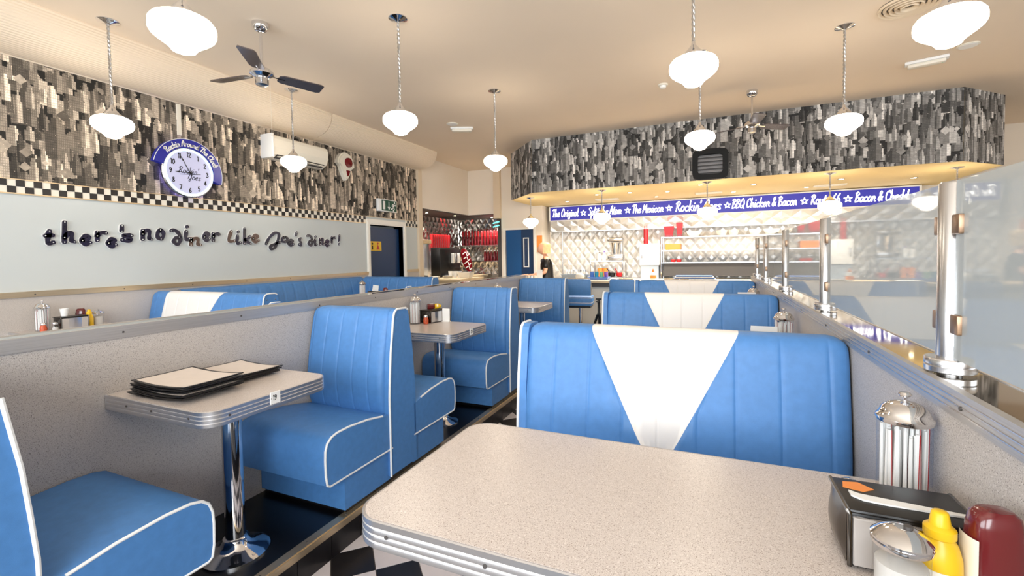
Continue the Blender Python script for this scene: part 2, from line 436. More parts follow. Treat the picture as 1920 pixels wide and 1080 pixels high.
def text_width(s): return sum(G[c][0]+.03 if c in G else .28 for c in s)
def write(b, s, put, x, y, h, width=None, w=.11, shear=.18, d=.002):
    tw = text_width(s); sx = (width/tw if width else h)
    for c in s:
        if c in G:
            for st in G[c][1]:
                pts = [Vector((x+(p.x+p.y*shear*h/sx*.6)*sx, y+p.y*h)) for p in smooth_path(st, 4)]
                ribbon(b, pts, w*h, put, d)
            x += (G[c][0]+.03)*sx
        else: x += .28*sx
def star(b, put, cx, cy, r, w, d=.002):
    P = [Vector((cx+(r if i % 2 == 0 else r*.42)*math.sin(i*PI/5), cy+(r if i % 2 == 0 else r*.42)*math.cos(i*PI/5))) for i in range(10)]
    for i in range(10): ribbon(b, [P[i], P[(i+1) % 10]], w, put, d)
# ================================================================ the room
ZF = -.145                     # aisle floor; the booths stand on platforms at z = 0
ZC = 3.25; XL = -5.1
struct('floor', B().box(-6.2, 6.6, -2.7, 10.6, ZF-.12, ZF-.006), 'grout')
struct('ceiling', B().box(-6.2, 6.6, -2.7, 10.6, ZC, ZC+.15), 'ceiling')
# left wall: paint above the ledge, laminate dado below it, skyline wallpaper above the checked border
DY0, DY1, DZ = 5.91, 6.80, 1.84        # door opening
wl = struct('wall_left', B().box(XL-.2, XL, -2.6, DY0, ZF, ZC).box(XL-.2, XL, DY1, 7.3, ZF, ZC).box(XL-.2, XL, DY0, DY1, DZ, ZC), 'wall_paint')
part('laminate_panel', B().box(XL, XL+.012, -2.6, DY0-.07, 0, 1.02), 'laminate', wl, False)
part('laminate_panel', B().box(XL, XL+.012, DY1+.07, 7.28, 0, 1.02), 'laminate', wl, False)
def pq(y0, y1, z0, z1, x=XL+.004): return ([(x, y0, z0), (x, y1, z0), (x, y1, z1), (x, y0, z1)], [(y0, z0), (y1, z0), (y1, z1), (y0, z1)])
uvplane('wallpaper', [pq(-2.6, 7.28, 1.967, 2.98)], 'paper_sepia', wl)
# metal ledge
lg = struct('trim_1', B().box(XL, XL+.03, -2.6, DY0-.07, 1.02, 1.066).box(XL, XL+.03, DY1+.07, 7.28, 1.02, 1.066), 'warm_metal')
scr = None
for y in [1.85+.62*i for i in range(7)]:
    b = B().lathe([(.006, 0), (.004, .003)], (0, 0, 0), 8, 'x')
    if scr is None: scr = part('screw', b, 'dark_grey', lg, False, (XL+.03, y, 1.04))
    else: share(scr, 'screw', (XL+.03, y, 1.04), lg)
# checked border: black squares standing on a white strip
cb = struct('trim_2', B().box(XL, XL+.006, -2.6, DY0-.07, 1.862, 1.967).box(XL, XL+.006, DY1+.07, 7.28, 1.862, 1.967), 'offwhite')
part('border_edge', B().box(XL, XL+.012, -2.6, DY0-.07, 1.852, 1.862).box(XL, XL+.012, -2.6, 7.28, 1.967, 1.974).box(XL, XL+.012, DY1+.07, 7.28, 1.852, 1.862), 'warm_metal', cb, False)
sq = .0525; t0 = None; i = 0; y = 1.36-.0525*22
while y < 7.22:
    if not (DY0-.12 < y < DY1+.07):
        z = 1.862+(0 if i % 2 else sq)
        if t0 is None: t0 = part('tile', B().box(0, .004, 0, sq, 0, sq), 'tile_black', cb, False, (XL+.006, y, z))
        else: share(t0, 'tile', (XL+.006, y, z), cb)
    y += sq; i += 1
# ribbed quarter-round bulkhead along the left wall
prof = []
for k in range(49):
    a = k/48*PI/2; r = .40+(.004 if k % 2 else 0)
    prof.append((XL+.02+(.42)*math.sin(a)**.8*r/.40, ZC-.30*math.cos(a)**.9*r/.40-.0))
cvb = B(); poly = [(XL, ZC)]+[(XL, ZC-.31)]+prof[:-1]+[(prof[-1][0], ZC)]
cvb.prism([(p[0], p[1]) for p in poly], 'y', -2.6, 4.72)
cvb.prism([(p[0], p[1]) for p in poly], 'y', 4.735, 7.3)
struct('trim_3', cvb, 'cove')
struct('trim_4', B().box(XL, XL+.05, 7.24, 7.36, ZF, 2.95), 'beige')     # corner post at the end of the wall
# door to the washrooms, set back in its frame
d1 = struct('door_1', B().box(XL-.12, XL-.08, DY0+.04, DY1-.02, ZF, DZ-.04), 'door_navy')
dsn = part('washroom_sign', B().box(XL-.08, XL-.074, 5.97, 6.29, 1.41, 1.57), 'mustard', d1, False)
part('pictogram', B().box(XL-.074, XL-.071, 6.05, 6.075, 1.43, 1.50).lathe([(.018, 0), (.018, .003)], (XL-.074, 6.0625, 1.53), 10, 'x'), 'ink', dsn, False)
part('pictogram', B().prism([(6.16, 1.43), (6.24, 1.43), (6.2, 1.52)], 'x', XL-.074, XL-.071).lathe([(.018, 0), (.018, .003)], (XL-.074, 6.2, 1.535), 10, 'x'), 'red', dsn, False)
part('door_frame', B().box(XL-.2, XL+.02, DY0-.07, DY0, ZF, DZ+.09).box(XL-.2, XL+.02, DY1, DY1+.07, ZF, DZ+.09).box(XL-.2, XL+.02, DY0, DY1, DZ, DZ+.09)
     .box(XL+.02, XL+.03, DY0-.06, DY0-.02, ZF, DZ+.05).box(XL+.02, XL+.03, DY1+.02, DY1+.06, ZF, DZ+.05).box(XL+.02, XL+.03, DY0-.02, DY1+.02, DZ+.02, DZ+.05), 'wood_trim', d1, False)
# drinks alcove: bulkheads above, quilted steel inside
struct('wall_alcove', B().box(-6.15, -5.95, 7.3, 10.5, ZF, ZC).box(-6.15, -3.3, 10.3, 10.5, ZF, ZC).box(-6.15, XL-.2, 7.16, 7.3, ZF, ZC).box(-4.42, -4.30, 9.4, 10.3, ZF, ZC), 'dark_grey')
struct('wall_bulkhead', B().box(-5.95, XL, 7.3, 9.4, 2.24, ZC).box(XL, -4.42, 9.28, 9.4, 2.24, ZC), 'cream')
part('recess_ceiling', B().box(-5.95, XL-.002, 7.302, 9.4, 2.225, 2.24).box(-5.95, -4.42, 9.282, 10.3, 2.225, 2.24), 'dark_grey', bpy.data.objects['wall_bulkhead'], False)
struct('wall_column', B().box(-4.42, -4.26, 9.2, 9.4, 2.13, ZC), 'beige')
def quilt(name, u0, u1, z0, z1, du, dz, put, h, m, parent):
    b = B(); nu = int(round((u1-u0)/du)); nz = int(round((z1-z0)/dz)); du = (u1-u0)/nu; dz = (z1-z0)/nz
    for i in range(nu+1):
        for j in range(nz+1):
            for ox, oz in ((0, 0), (.5, .5)):
                cu, cz = u0+(i+ox)*du, z0+(j+oz)*dz
                P = [(cu-du/2, cz), (cu, cz-dz/2), (cu+du/2, cz), (cu, cz+dz/2)]
                if cu-du/2 < u0-.6*du or cu+du/2 > u1+.6*du or cz-dz/2 < z0-.6*dz or cz+dz/2 > z1+.6*dz: continue
                cl = lambda p: (min(max(p[0], u0), u1), min(max(p[1], z0), z1))
                vs = [put(*cl(p), 0) for p in P]+[put(*cl((cu+(p[0]-cu)*.35, cz+(p[1]-cz)*.35)), h) for p in P]
                b.add(vs, [(4, 5, 6, 7)]+[(k, (k+1) % 4, 4+(k+1) % 4, 4+k) for k in range(4)])
    return part(name, b, m, parent, False)
wa = bpy.data.objects['wall_alcove']
quilt('quilted_sheet', 7.32, 10.28, .8, 2.22, .16, .22, lambda u, z, h: (-5.949+h, u, z), .016, 'quilt_steel', wa)
quilt('quilted_sheet', -5.93, -4.43, .8, 2.22, .16, .22, lambda u, z, h: (u, 10.299-h, z), .016, 'quilt_steel', wa)
# service wall with the blue kitchen door
ws = struct('wall_service', B().box(-4.27, -4.17, 9.28, 9.4, ZF, ZC).box(-3.50, -3.30, 9.28, 9.4, ZF, ZC).box(-4.17, -3.50, 9.28, 9.4, 1.87, ZC).box(-3.42, -3.30, 9.4, 9.78, ZF, ZC), 'cream')
d2 = struct('door_2', B().box(-4.17, -3.50, 9.31, 9.36, ZF, 1.86), 'door_blue')
part('shaded_half', B().box(-3.80, -3.505, 9.303, 9.31, ZF, 1.86), 'door_navy', d2, False)  # shade over the door's right half, put in as a darker blue sheet
wn = part('vision_panel', B().box(-3.73, -3.64, 9.294, 9.304, 1.05, 1.66), 'glass', d2, False)
part('panel_frame', B().box(-3.75, -3.73, 9.29, 9.31, 1.03, 1.68).box(-3.64, -3.62, 9.29, 9.31, 1.03, 1.68).box(-3.73, -3.64, 9.29, 9.31, 1.66, 1.68).box(-3.73, -3.64, 9.29, 9.31, 1.03, 1.05), 'white', wn, False)
part('door_frame', B().box(-4.22, -4.17, 9.262, 9.3, ZF, 1.90).box(-3.50, -3.45, 9.262, 9.3, ZF, 1.90).box(-4.17, -3.50, 9.262, 9.3, 1.86, 1.90), 'wood_trim', d2, False)
# kitchen wall behind the counter
wb = struct('wall_back', B().box(-3.30, 6.5, 9.78, 9.95, ZF, ZC), 'cream')
quilt('quilted_sheet', -3.28, 4.6, .80, 1.86, .20, .27, lambda u, z, h: (u, 9.779-h, z), .014, 'quilt', wb)
hood = quilt('quilted_band', -3.2, 3.2, 1.80, 2.03, .30, .23, lambda u, z, h: (u, 9.60+(z-1.8)*-.15-h, z), .012, 'quilt', wb)
part('band_edge', B().box(-3.22, 3.22, 9.54, 9.62, 1.785, 1.80).box(-3.22, 3.22, 9.6, 9.78, 1.80, 2.03), 'steel', wb, False)
struct('wall_right', B().box(6.5, 6.65, -2.6, -.2, ZF, ZC).box(6.5, 6.65, 4.7, 9.95, ZF, ZC).box(6.5, 6.65, -.2, 4.7, ZF, .7).box(6.5, 6.65, -.2, 4.7, 2.8, ZC), 'cream')
struct('wall_front', B().box(-5.3, 6.65, -2.75, -2.6, ZF, .7).box(-5.3, 6.65, -2.75, -2.6, 2.8, ZC).box(-5.3, -4.8, -2.75, -2.6, .7, 2.8).box(-1.2, -.6, -2.75, -2.6, .7, 2.8).box(3.0, 6.65, -2.75, -2.6, .7, 2.8), 'cream')
for i, (a, c) in enumerate(((-4.8, -1.2), (-.6, 3.0))):
    n = (a+c)/2
    struct('window_%d' % (i+1), B().box(a, c, -2.70, -2.64, .7, .76).box(a, c, -2.70, -2.64, 2.74, 2.8).box(a, a+.06, -2.70, -2.64, .7, 2.8).box(c-.06, c, -2.70, -2.64, .7, 2.8).box(n-.03, n+.03, -2.70, -2.64, .7, 2.8), 'dark_grey')
# dropped soffit over the counter, papered on its faces
foot = [(-2.77, 7.3), (2.84, 7.3), (3.48, 7.92), (3.48, 9.78), (-3.5, 9.78), (-3.5, 8.1)]
ZS = 2.36
so = struct('trim_5', B().prism(foot, 'z', ZS, ZC), 'tan_soffit')
qs = []; un = 0
for (p, q) in ((foot[5], foot[0]), (foot[0], foot[1]), (foot[1], foot[2]), (foot[2], foot[3])):
    e = Vector((q[0]-p[0], q[1]-p[1])); nrm = Vector((e.y, -e.x)).normalized()*.004; l = e.length
    a = (p[0]+nrm.x, p[1]+nrm.y); c = (q[0]+nrm.x, q[1]+nrm.y)
    qs.append(([(a[0], a[1], ZS), (c[0], c[1], ZS), (c[0], c[1], ZC), (a[0], a[1], ZC)], [(un, 0), (un+l, 0), (un+l, ZC-ZS), (un, ZC-ZS)])); un += l
uvplane('wallpaper', qs, 'paper_grey', so)
# recessed spots and slot vents in the soffit
sp0 = None
for i, (x, y) in enumerate(((-2.6, 8.82), (-1.83, 8.08), (-1.26, 8.1), (-.65, 8.29), (-.12, 7.75), (.65, 8.14), (1.81, 8.2), (2.8, 8.6), (-.9, 8.95), (.4, 8.95), (1.5, 8.95))):
    if sp0 is None:
        sp0 = part('spot_ring', B().lathe([(.045, 0), (.045, -.006), (.03, -.008), (.03, 0)], (0, 0, 0), 14), 'steel', so, True, (x, y, ZS))
        ln0 = part('spot_lens', B().lathe([(.03, 0), (.028, -.006)], (0, 0, 0), 12), 'lit_lens', sp0)
    else:
        s2 = share(sp0, 'spot_ring', (x, y, ZS), so); share(ln0, 'spot_lens', (0, 0, 0), s2)
    ld = bpy.data.lights.new('spot_light', 'SPOT'); ld.energy = SPOT_E; ld.spot_size = 2.2; ld.spot_blend = .6; ld.color = (1, .93, .80); ld.shadow_soft_size = .03
    lo = bpy.data.objects.new('spot_light', ld); link(lo); lo.location = (x, y, ZS-.03)
for x in (-1.8, 0, 1.8):
    part('slot_vent', B().rbox(x-.22, x+.22, 8.74, 8.90, ZS-.02, ZS+.001, .008).box(x-.18, x+.18, 8.77, 8.79, ZS-.024, ZS-.02).box(x-.18, x+.18, 8.81, 8.83, ZS-.024, ZS-.02).box(x-.18, x+.18, 8.85, 8.87, ZS-.024, ZS-.02), 'offwhite', so, False)
for x, y in ((-5.45, 8.1), (-5.3, 9.0), (-4.8, 9.9)):
    s2 = share(sp0, 'spot_ring', (x, y, 2.225), bpy.data.objects['wall_bulkhead']); share(ln0, 'spot_lens', (0, 0, 0), s2)
    ld = bpy.data.lights.new('spot_light', 'SPOT'); ld.energy = SPOT_E*.8; ld.spot_size = 2.3; ld.spot_blend = .6; ld.color = (1, .93, .82); ld.shadow_soft_size = .03
    lo = bpy.data.objects.new('spot_light', ld); link(lo); lo.location = (x, y, 2.19)

# ---------------------------------------------------------------- platforms, aisle tiles
PX = -1.67
struct('floor_platform', B().box(XL, PX, -2.6, 5.78, ZF-.006, 0), 'black_floor')
struct('floor_platform', B().box(-.77, .56, -2.6, 5.78, ZF-.006, 0), 'black_floor')
nose = struct('trim_6', B().prism([(PX-.035, 0), (PX+.012, 0), (PX+.012, -.03), (PX+.008, -.03), (PX+.008, .006), (PX-.035, .006)], 'y', -2.6, 5.78), 'warm_metal')
s0 = None
for y in [1.0+.24*i for i in range(16)]:
    if s0 is None: s0 = part('screw', B().lathe([(.005, 0), (.004, .002)], (0, 0, 0), 8), 'dark_grey', nose, False, (PX-.012, y, .006))
    else: share(s0, 'screw', (PX-.012, y, .006), nose)
rs = struct('trim_7', B().box(PX, PX+.004, -.2, 5.78, ZF, -.03), 'grout')
rt0 = None; y = 1.404-.196*6
while y < 5.7:
    if rt0 is None: rt0 = part('tile', B().box(0, .006, .002, .194, 0, -ZF-.032), 'tile_black', rs, False, (PX+.004, y, ZF))
    else: share(rt0, 'tile', (PX+.004, y, ZF), rs)
    y += .196
def clip(poly, ax, v, keep_less):
    out = []; n = len(poly)
    for i in range(n):
        a, c = poly[i], poly[(i+1) % n]
        ia = (a[ax] <= v) == keep_less or a[ax] == v; ic = (c[ax] <= v) == keep_less or c[ax] == v
        if ia: out.append(a)
        if ia != ic:
            t = (v-a[ax])/(c[ax]-a[ax]); out.append((a[0]+(c[0]-a[0])*t, a[1]+(c[1]-a[1])*t))
    return out
fl = bpy.data.objects['floor']; ts = .194; h2 = ts*math.sqrt(.5)
full = {}
for i in range(-8, 40):
    for j in range(-40, 40):
        cx = -1.414+(i-j)*h2; cy = 1.757+(i+j)*h2
        if not (-1.85 < cx < -.6 and .25 < cy < 5.9): continue
        m = 'tile_white' if (i+j) % 2 == 0 else 'tile_black'
        P = [(cx-h2+.003, cy), (cx, cy-h2+.003), (cx+h2-.003, cy), (cx, cy+h2-.003)]
        Q = clip(clip(P, 0, PX+.011, False), 0, -.775, True)
        if len(Q) < 3: continue
        if len(Q) == 4 and all(abs(a[0]-c[0]) < 1e-6 for a, c in zip(P, Q)):
            if m not in full: full[m] = part('tile', B().prism([(p[0]-cx, p[1]-cy) for p in P], 'z', -.006, 0), m, fl, False, (cx, cy, ZF))
            else: share(full[m], 'tile', (cx, cy, ZF), fl)
        else:
            part('tile', B().prism([(p[0]-cx, p[1]-cy) for p in Q], 'z', -.006, 0), m, fl, False, (cx, cy, ZF))

# ---------------------------------------------------------------- booth partitions
def partition(name, label, x0, x1, y1, railx, sgn):
    t = thing(name, label, 'partition', ((x0+x1)/2, 2, 0)); cx = (x0+x1)/2
    part('laminate_body', B().box(x0-cx+.004, x1-cx-.004, -3.2, y1-2, 0, 1.0), 'laminate', t, False)
    part('cap_plate', B().box(x0-cx+.004, x1-cx-.004, -3.2, y1-2, 1.0, 1.026), 'mirror_plate', t, False)
    rl = part('metal_rail', B().box(x0-cx-.004, x0-cx+.012, -3.2, y1-2+.004, .976, 1.028).box(x1-cx-.012, x1-cx+.004, -3.2, y1-2+.004, .976, 1.028).box(x0-cx, x1-cx, y1-2, y1-2+.012, .976, 1.028), 'aluminium', t, False)
    fx = (x1-cx+.004) if sgn > 0 else (x0-cx-.004)
    rb = B()
    for z in (.99, 1.002, 1.014): rb.box(fx-.0015, fx+.0015, -3.2, y1-2, z-.0012, z+.0012)
    if sgn < 0: part('rail_groove', rb, 'steel', rl, False)
    s0 = None
    for i in range(9):
        y = -.9+.53*i
        if s0 is None: s0 = part('screw', B().lathe([(.005, -.002), (.004, .003)] if sgn > 0 else [(.004, -.003), (.005, .002)], (0, 0, 0), 8, 'x'), 'dark_grey', rl, False, (fx, y, 1.0))
        else: share(s0, 'screw', (fx, y, 1.0), rl)
    return t
partition('partition', 'low speckled laminate partition with metal rail behind table 19', -2.415, -2.285, 5.72, -2.285, 1)
partition('partition', 'low speckled laminate partition carrying the glass screen and steel posts', .437, .56, 5.68, .437, -1)
tag(part('partition_return', B().box(-.76, .43, 5.41, 5.53, 0, .93).box(-.78, .432, 5.40, 5.57, .93, .955), 'offwhite', None, False), 'white topped end ledge behind the last booth with menus on it', 'ledge')

# ---------------------------------------------------------------- glass screen
pg = None; PXX = .487
post_y = (1.29, 2.45, 3.60, 4.76, 5.58)
txt = ('the widest gap of grey glass', '', '', '', '')
for i, y in enumerate(post_y):
    lab = ['steel screen post on the rail beside the straw jar of the front table',
           'steel screen post, second along the rail from the front table',
           'steel screen post, middle one of the five on the rail',
           'steel screen post, last but one before the end of the rail',
           'steel screen post at the kitchen end of the rail'][i]
    if pg is None:
        pg = thing('screen_post', lab, 'post', (PXX, y, 1.026), 0, 'screen posts on the rail')
        part('tube', B().lathe([(.024, .012), (.024, .414), (.021, .418)], n=20), 'steel', pg)
        part('base_collar', B().lathe([(.042, .004), (.044, .006), (.044, .017), (.042, .019), (.044, .021), (.044, .032), (.042, .035), (.026, .035)], n=28), 'steel', pg)
        part('foot', B().lathe([(.02, 0), (.02, .006)], n=16), 'steel', pg)
        for z in (.112, .325):
            for s in (-1, 1):
                part('glass_clip', B().rbox(-.012, .014, s*.041-.016, s*.041+.016, z-.021, z+.021, .003), 'clip_metal', pg)
    else: dup(pg, (PXX, y, 1.026), None, lab)
ys = (.10,)+post_y
for i in range(5):
    a, c = ys[i]+.024, ys[i+1]-.024
    lab = ['frosted glass screen panel over the front table partition', 'frosted glass screen panel beside the second booth', 'frosted glass screen panel beside the third booth',
           'frosted glass screen panel beside the last booth', 'short frosted glass screen panel at the kitchen end'][i]
    tag(part('glass_panel', B().box(PXX-.003, PXX+.003, a, c, 1.062, 1.444), 'frosted_glass', None, False), lab, 'glass panel', 'glass screen panels')
# ================================================================ benches
PROF = [(.112, .385), (.134, .44), (.146, .52), (.147, .60), (.132, .70), (.112, .80), (.094, .88), (.081, .935), (.070, .968), (.053, .988), (.034, .997), (0, 1.0)]
def back_side(t, Wd, side, sg, stitches, V, hz, u_in):
    """quilted back cushion; V = (uL_top, uR_top, uL_bot, uR_bot) gives a white wedge"""
    np_ = len(PROF)
    def surf(u, j):
        s, z = PROF[j]; z = .385+(z-.385)*(hz-.385)/.615
        k = min(abs(u-q) for q in stitches) if stitches else 1
        s = s-.0036*math.exp(-(k/.005)**2)*(1 if j < np_-3 else .4)
        e = min(1, max(0, (u-u_in)/.045)); f = min(1, max(0, (Wd-u)/.06))
        e = math.sqrt(max(0, 1-(1-e)**2)); f = math.sqrt(max(0, 1-(1-f)**2)); q = min(e, f)
        s = s*(.80+.20*q); z = z-(1-q)*.035*(j/(np_-1))**3
        return Vector((sg*u, side*s, z))
    def bound(k, j):
        z = PROF[j][1]; tt = min(1.0, max(0, (z-.575)/(1.0-.575))) if z >= .575 else (z-.575)/.425
        return V[2+k]+(V[k]-V[2+k])*tt
    def strip(name, lo, hi, m, dens):
        b = B(); us = sorted(set([u_in, Wd]+[u_in+(Wd-u_in)*q/40 for q in range(41)]+[u_in+q for q in (.006, .015, .028, .045)]+[Wd-q for q in (.006, .015, .028, .045)]+[q+d for q in stitches for d in (-.014, -.008, -.004, 0, .004, .008, .014) if u_in < q+d < Wd]))
        lo_, hi_ = min(lo(j) for j in range(np_)), max(hi(j) for j in range(np_))
        us = [lo_]+[u for u in us if lo_ < u < hi_]+[hi_]; n = len(us)-1
        for u in us:
            for j in range(np_):
                b.v.append(tuple(surf(min(max(u, lo(j)), hi(j)), j)))
        for i in range(n):
            for j in range(np_-1): b.f.append((i*np_+j, (i+1)*np_+j, (i+1)*np_+j+1, i*np_+j+1))
        o = part(name, b, m, t, 'all'); return o
    if V is None: strip('backrest', lambda j: u_in, lambda j: Wd, 'vinyl', 110)
    else:
        strip('backrest', lambda j: u_in, lambda j: max(u_in+.02, bound(0, j)), 'vinyl', 90)
        strip('back_insert', lambda j: max(u_in+.02, bound(0, j)), lambda j: bound(1, j), 'vinyl_white', 90)
        strip('backrest', lambda j: bound(1, j), lambda j: Wd, 'vinyl', 90)
SEAT = [(.10, .40), (.10, .205), (.575, .205), (.59, .215), (.598, .26), (.60, .34), (.597, .385), (.585, .418), (.56, .440), (.52, .450), (.44, .452), (.30, .440), (.18, .418)]
def make_bench(name, label, cat, x_end, yc, Wd, sg, stitches, V=None, sides=(-1, 1), hz=1.0, group=None):
    """x_end: aisle end; sg: direction from the aisle end towards the wall"""
    t = thing(name, label, cat, (x_end, yc, 0), 0, group)
    half = .125
    pan = [(-half, .05), (-half, .5), (-.104, .76), (-.074, hz-.045), (-.062, hz-.016), (-.042, hz-.003), (.042, hz-.003), (.062, hz-.016), (.074, hz-.045), (.104, .76), (half, .5), (half, .05)]
    b = B().prism(pan, 'x', 0, sg*.034)
    ep = part('end_panel', b, 'vinyl', t, False)
    ppath = [(-sg*.003, y, z) for y, z in [(-half, .05), (-half, .3), (-half, .5), (-.116, .63), (-.104, .76), (-.074, hz-.045), (-.062, hz-.016), (-.042, hz-.003), (.0, hz-.002), (.042, hz-.003), (.060, hz-.014)]]
    part('piping', B().tube(ppath, .0062, 8), 'piping', ep)
    for y in (-.04, .045):
        part('screw', B().lathe([(.006, -.004), (.006, .002)], (0, y, hz-.055), 8, 'x'), 'chrome', ep, False)
    for side in sides:
        P = [(side*s, z) for s, z in SEAT]
        b = B(); n = len(P); rings = [(0, .965), (.006, .99), (.018, 1.0), (Wd-.002, 1.0)]
        cy = side*.36; cz = .33
        for u, k in rings:
            for y, z in P: b.v.append((sg*u, cy+(y-cy)*k, cz+(z-cz)*k))
        for r in range(len(rings)-1):
            for i in range(n): b.f.append((r*n+i, r*n+(i+1) % n, (r+1)*n+(i+1) % n, (r+1)*n+i))
        b.f.append(tuple(range(n))); b.f.append(tuple((len(rings)-1)*n+i for i in range(n)))
        st = part('seat', b, 'vinyl', t)
        loop = [(sg*.002, cy+(y-cy)*.985, cz+(z-cz)*.985) for y, z in P[1:]]
        part('piping', B().tube(loop, .0056, 8), 'piping', st)
        b = B().box(sg*.018, sg*(Wd-.002), side*.11, side*.462, .028, .21)
        part('base', b, 'vinyl', t, False)
        back_side(t, Wd, side, sg, stitches, V, hz, .034)
    if 1 not in sides: part('rear_panel', B().box(sg*.034, sg*(Wd-.004), 0, .11, .03, hz-.02), 'vinyl', t, False)
    part('plinth', B().box(sg*.03, sg*(Wd-.002), -.44 if -1 in sides else -.1, .44 if 1 in sides else .1, 0, .03), 'black', t, False)
    return t
# left row: short booths against the partition
wl_ = .622; stl = [.034+.105, .034+.22, .034+.335, .034+.45, .034+.56]
LB = make_bench('booth_bench', 'blue back-to-back bench between table 19 and the next table', 'bench', -1.66, 2.175, wl_, -1, stl, group='benches of the left booths')
lb0 = dup(LB, (-1.66, .455, 0), None, 'blue bench facing the menus on table 19')
for ch in lb0.children:
    if ch.name.startswith('end_panel'):
        part('piping', B().tube([(.003, y, z) for y, z in ((.128, .05), (.128, .3), (.127, .5), (.117, .63), (.105, .76), (.075, .955))], .0062, 8), 'piping', ch)
dup(LB, (-1.66, 3.865, 0), None, 'blue back-to-back bench beyond the table with napkin box and red chilli jar')
make_bench('booth_bench', 'blue bench at the kitchen end of the laminate partition', 'bench', -1.66, 5.56, wl_, -1, stl, None, (-1,), group='benches of the left booths')
# right row: wide booths with a white wedge in the back
VR = (.755-.45, .755+.103, .755-.242, .755-.116)
str_ = [.042, .16, .307, .444, .577, .718, .844, .988, 1.131]
RB = make_bench('booth_bench', 'wide blue bench with white wedge facing the front table', 'bench', -.755, 1.905, 1.19, 1, str_, VR, group='benches with a white wedge')
dup(RB, (-.755, 3.60, 0), None, 'wide blue bench with white wedge, second along the right aisle side')
make_bench('booth_bench', 'wide blue bench with white wedge in front of the white ledge', 'bench', -.755, 5.27, 1.19, 1, str_, VR, (-1,), group='benches with a white wedge')
# the far section along the left wall
VL = (.55, 1.35, .82, 1.37)
stf = [.2, .36, .52, .68, .84, 1.0, 1.16, 1.32, 1.48]
make_bench('booth_bench', 'blue bench with white wedge standing against the left wall', 'bench', -3.5, 2.78, 1.585, -1, stf, VL, (-1,), group='benches with a white wedge')
LW = make_bench('booth_bench', 'low blue bench behind the partition beside the wedge bench', 'bench', -3.16, 2.55, .74, -1*-1, [.2, .36, .52], hz=.955, group='low benches behind the partition')
dup(LW, (-3.20, 4.36, 0), None, 'low blue bench behind the partition beside the corner table')
# banquette along the wall with its return
bq = thing('banquette', 'long blue channelled banquette running along the left wall into the corner', 'banquette', (XL+.03, 4.4, 0))
b = B(); n = 180; y0, y1 = -1.46, 1.22
pr2 = [(.13, .40), (.165, .5), (.165, .62), (.145, .75), (.115, .88), (.085, .965), (.05, .993), (0, 1.0)]
for i in range(n+1):
    y = y0+(y1-y0)*i/n; k = min((y-y0) % .17, .17-(y-y0) % .17)
    for j, (s, z) in enumerate(pr2): b.v.append((s-.009*math.exp(-(k/.008)**2)*(1 if j < 6 else .3), y, z))
for i in range(n):
    for j in range(len(pr2)-1): b.f.append((i*8+j, (i+1)*8+j, (i+1)*8+j+1, i*8+j+1))
part('backrest', b, 'vinyl', bq, 'all')
part('seat', B().rbox(.10, .60, y0, y1, .205, .45, .04), 'vinyl', bq)
part('base', B().box(0, .46, y0, y1, 0, .21), 'vinyl', bq, False)
b = B(); W2 = 1.36
for i in range(n+1):
    x = .1+(W2-.1)*i/n; k = min((x-.1) % .17, .17-(x-.1) % .17)
    e = min(1, max(0, (W2-x)/.05)); e = math.sqrt(1-(1-e)**2)
    for j, (s, z) in enumerate(pr2): b.v.append((x, y1+.05-(s-.010*math.exp(-(k/.008)**2))*(.7+.3*e), z-.03*(1-e)*(j/7)**2))
for i in range(n):
    for j in range(7): b.f.append((i*8+j, (i+1)*8+j, (i+1)*8+j+1, i*8+j+1))
part('return_backrest', b, 'vinyl', bq, 'all')
part('return_seat', B().rbox(.6, W2, y1-.55, y1-.06, .205, .45, .04), 'vinyl', bq)
part('return_base', B().box(.46, W2-.02, y1-.42, y1+.05, 0, .21), 'vinyl', bq, False)
ep = part('end_panel', B().prism([(y1-.12, .05), (y1-.12, .5), (y1-.06, .95), (y1-.02, .995), (y1+.08, .995), (y1+.12, .95), (y1+.12, .05)], 'x', W2, W2+.03), 'vinyl', bq, False)
part('piping', B().tube([(W2+.033, y, z) for y, z in ((y1-.12, .05), (y1-.12, .5), (y1-.06, .95), (y1-.045, .98), (y1-.02, .995), (y1+.08, .995), (y1+.11, .97))], .0065, 8), 'piping', ep)

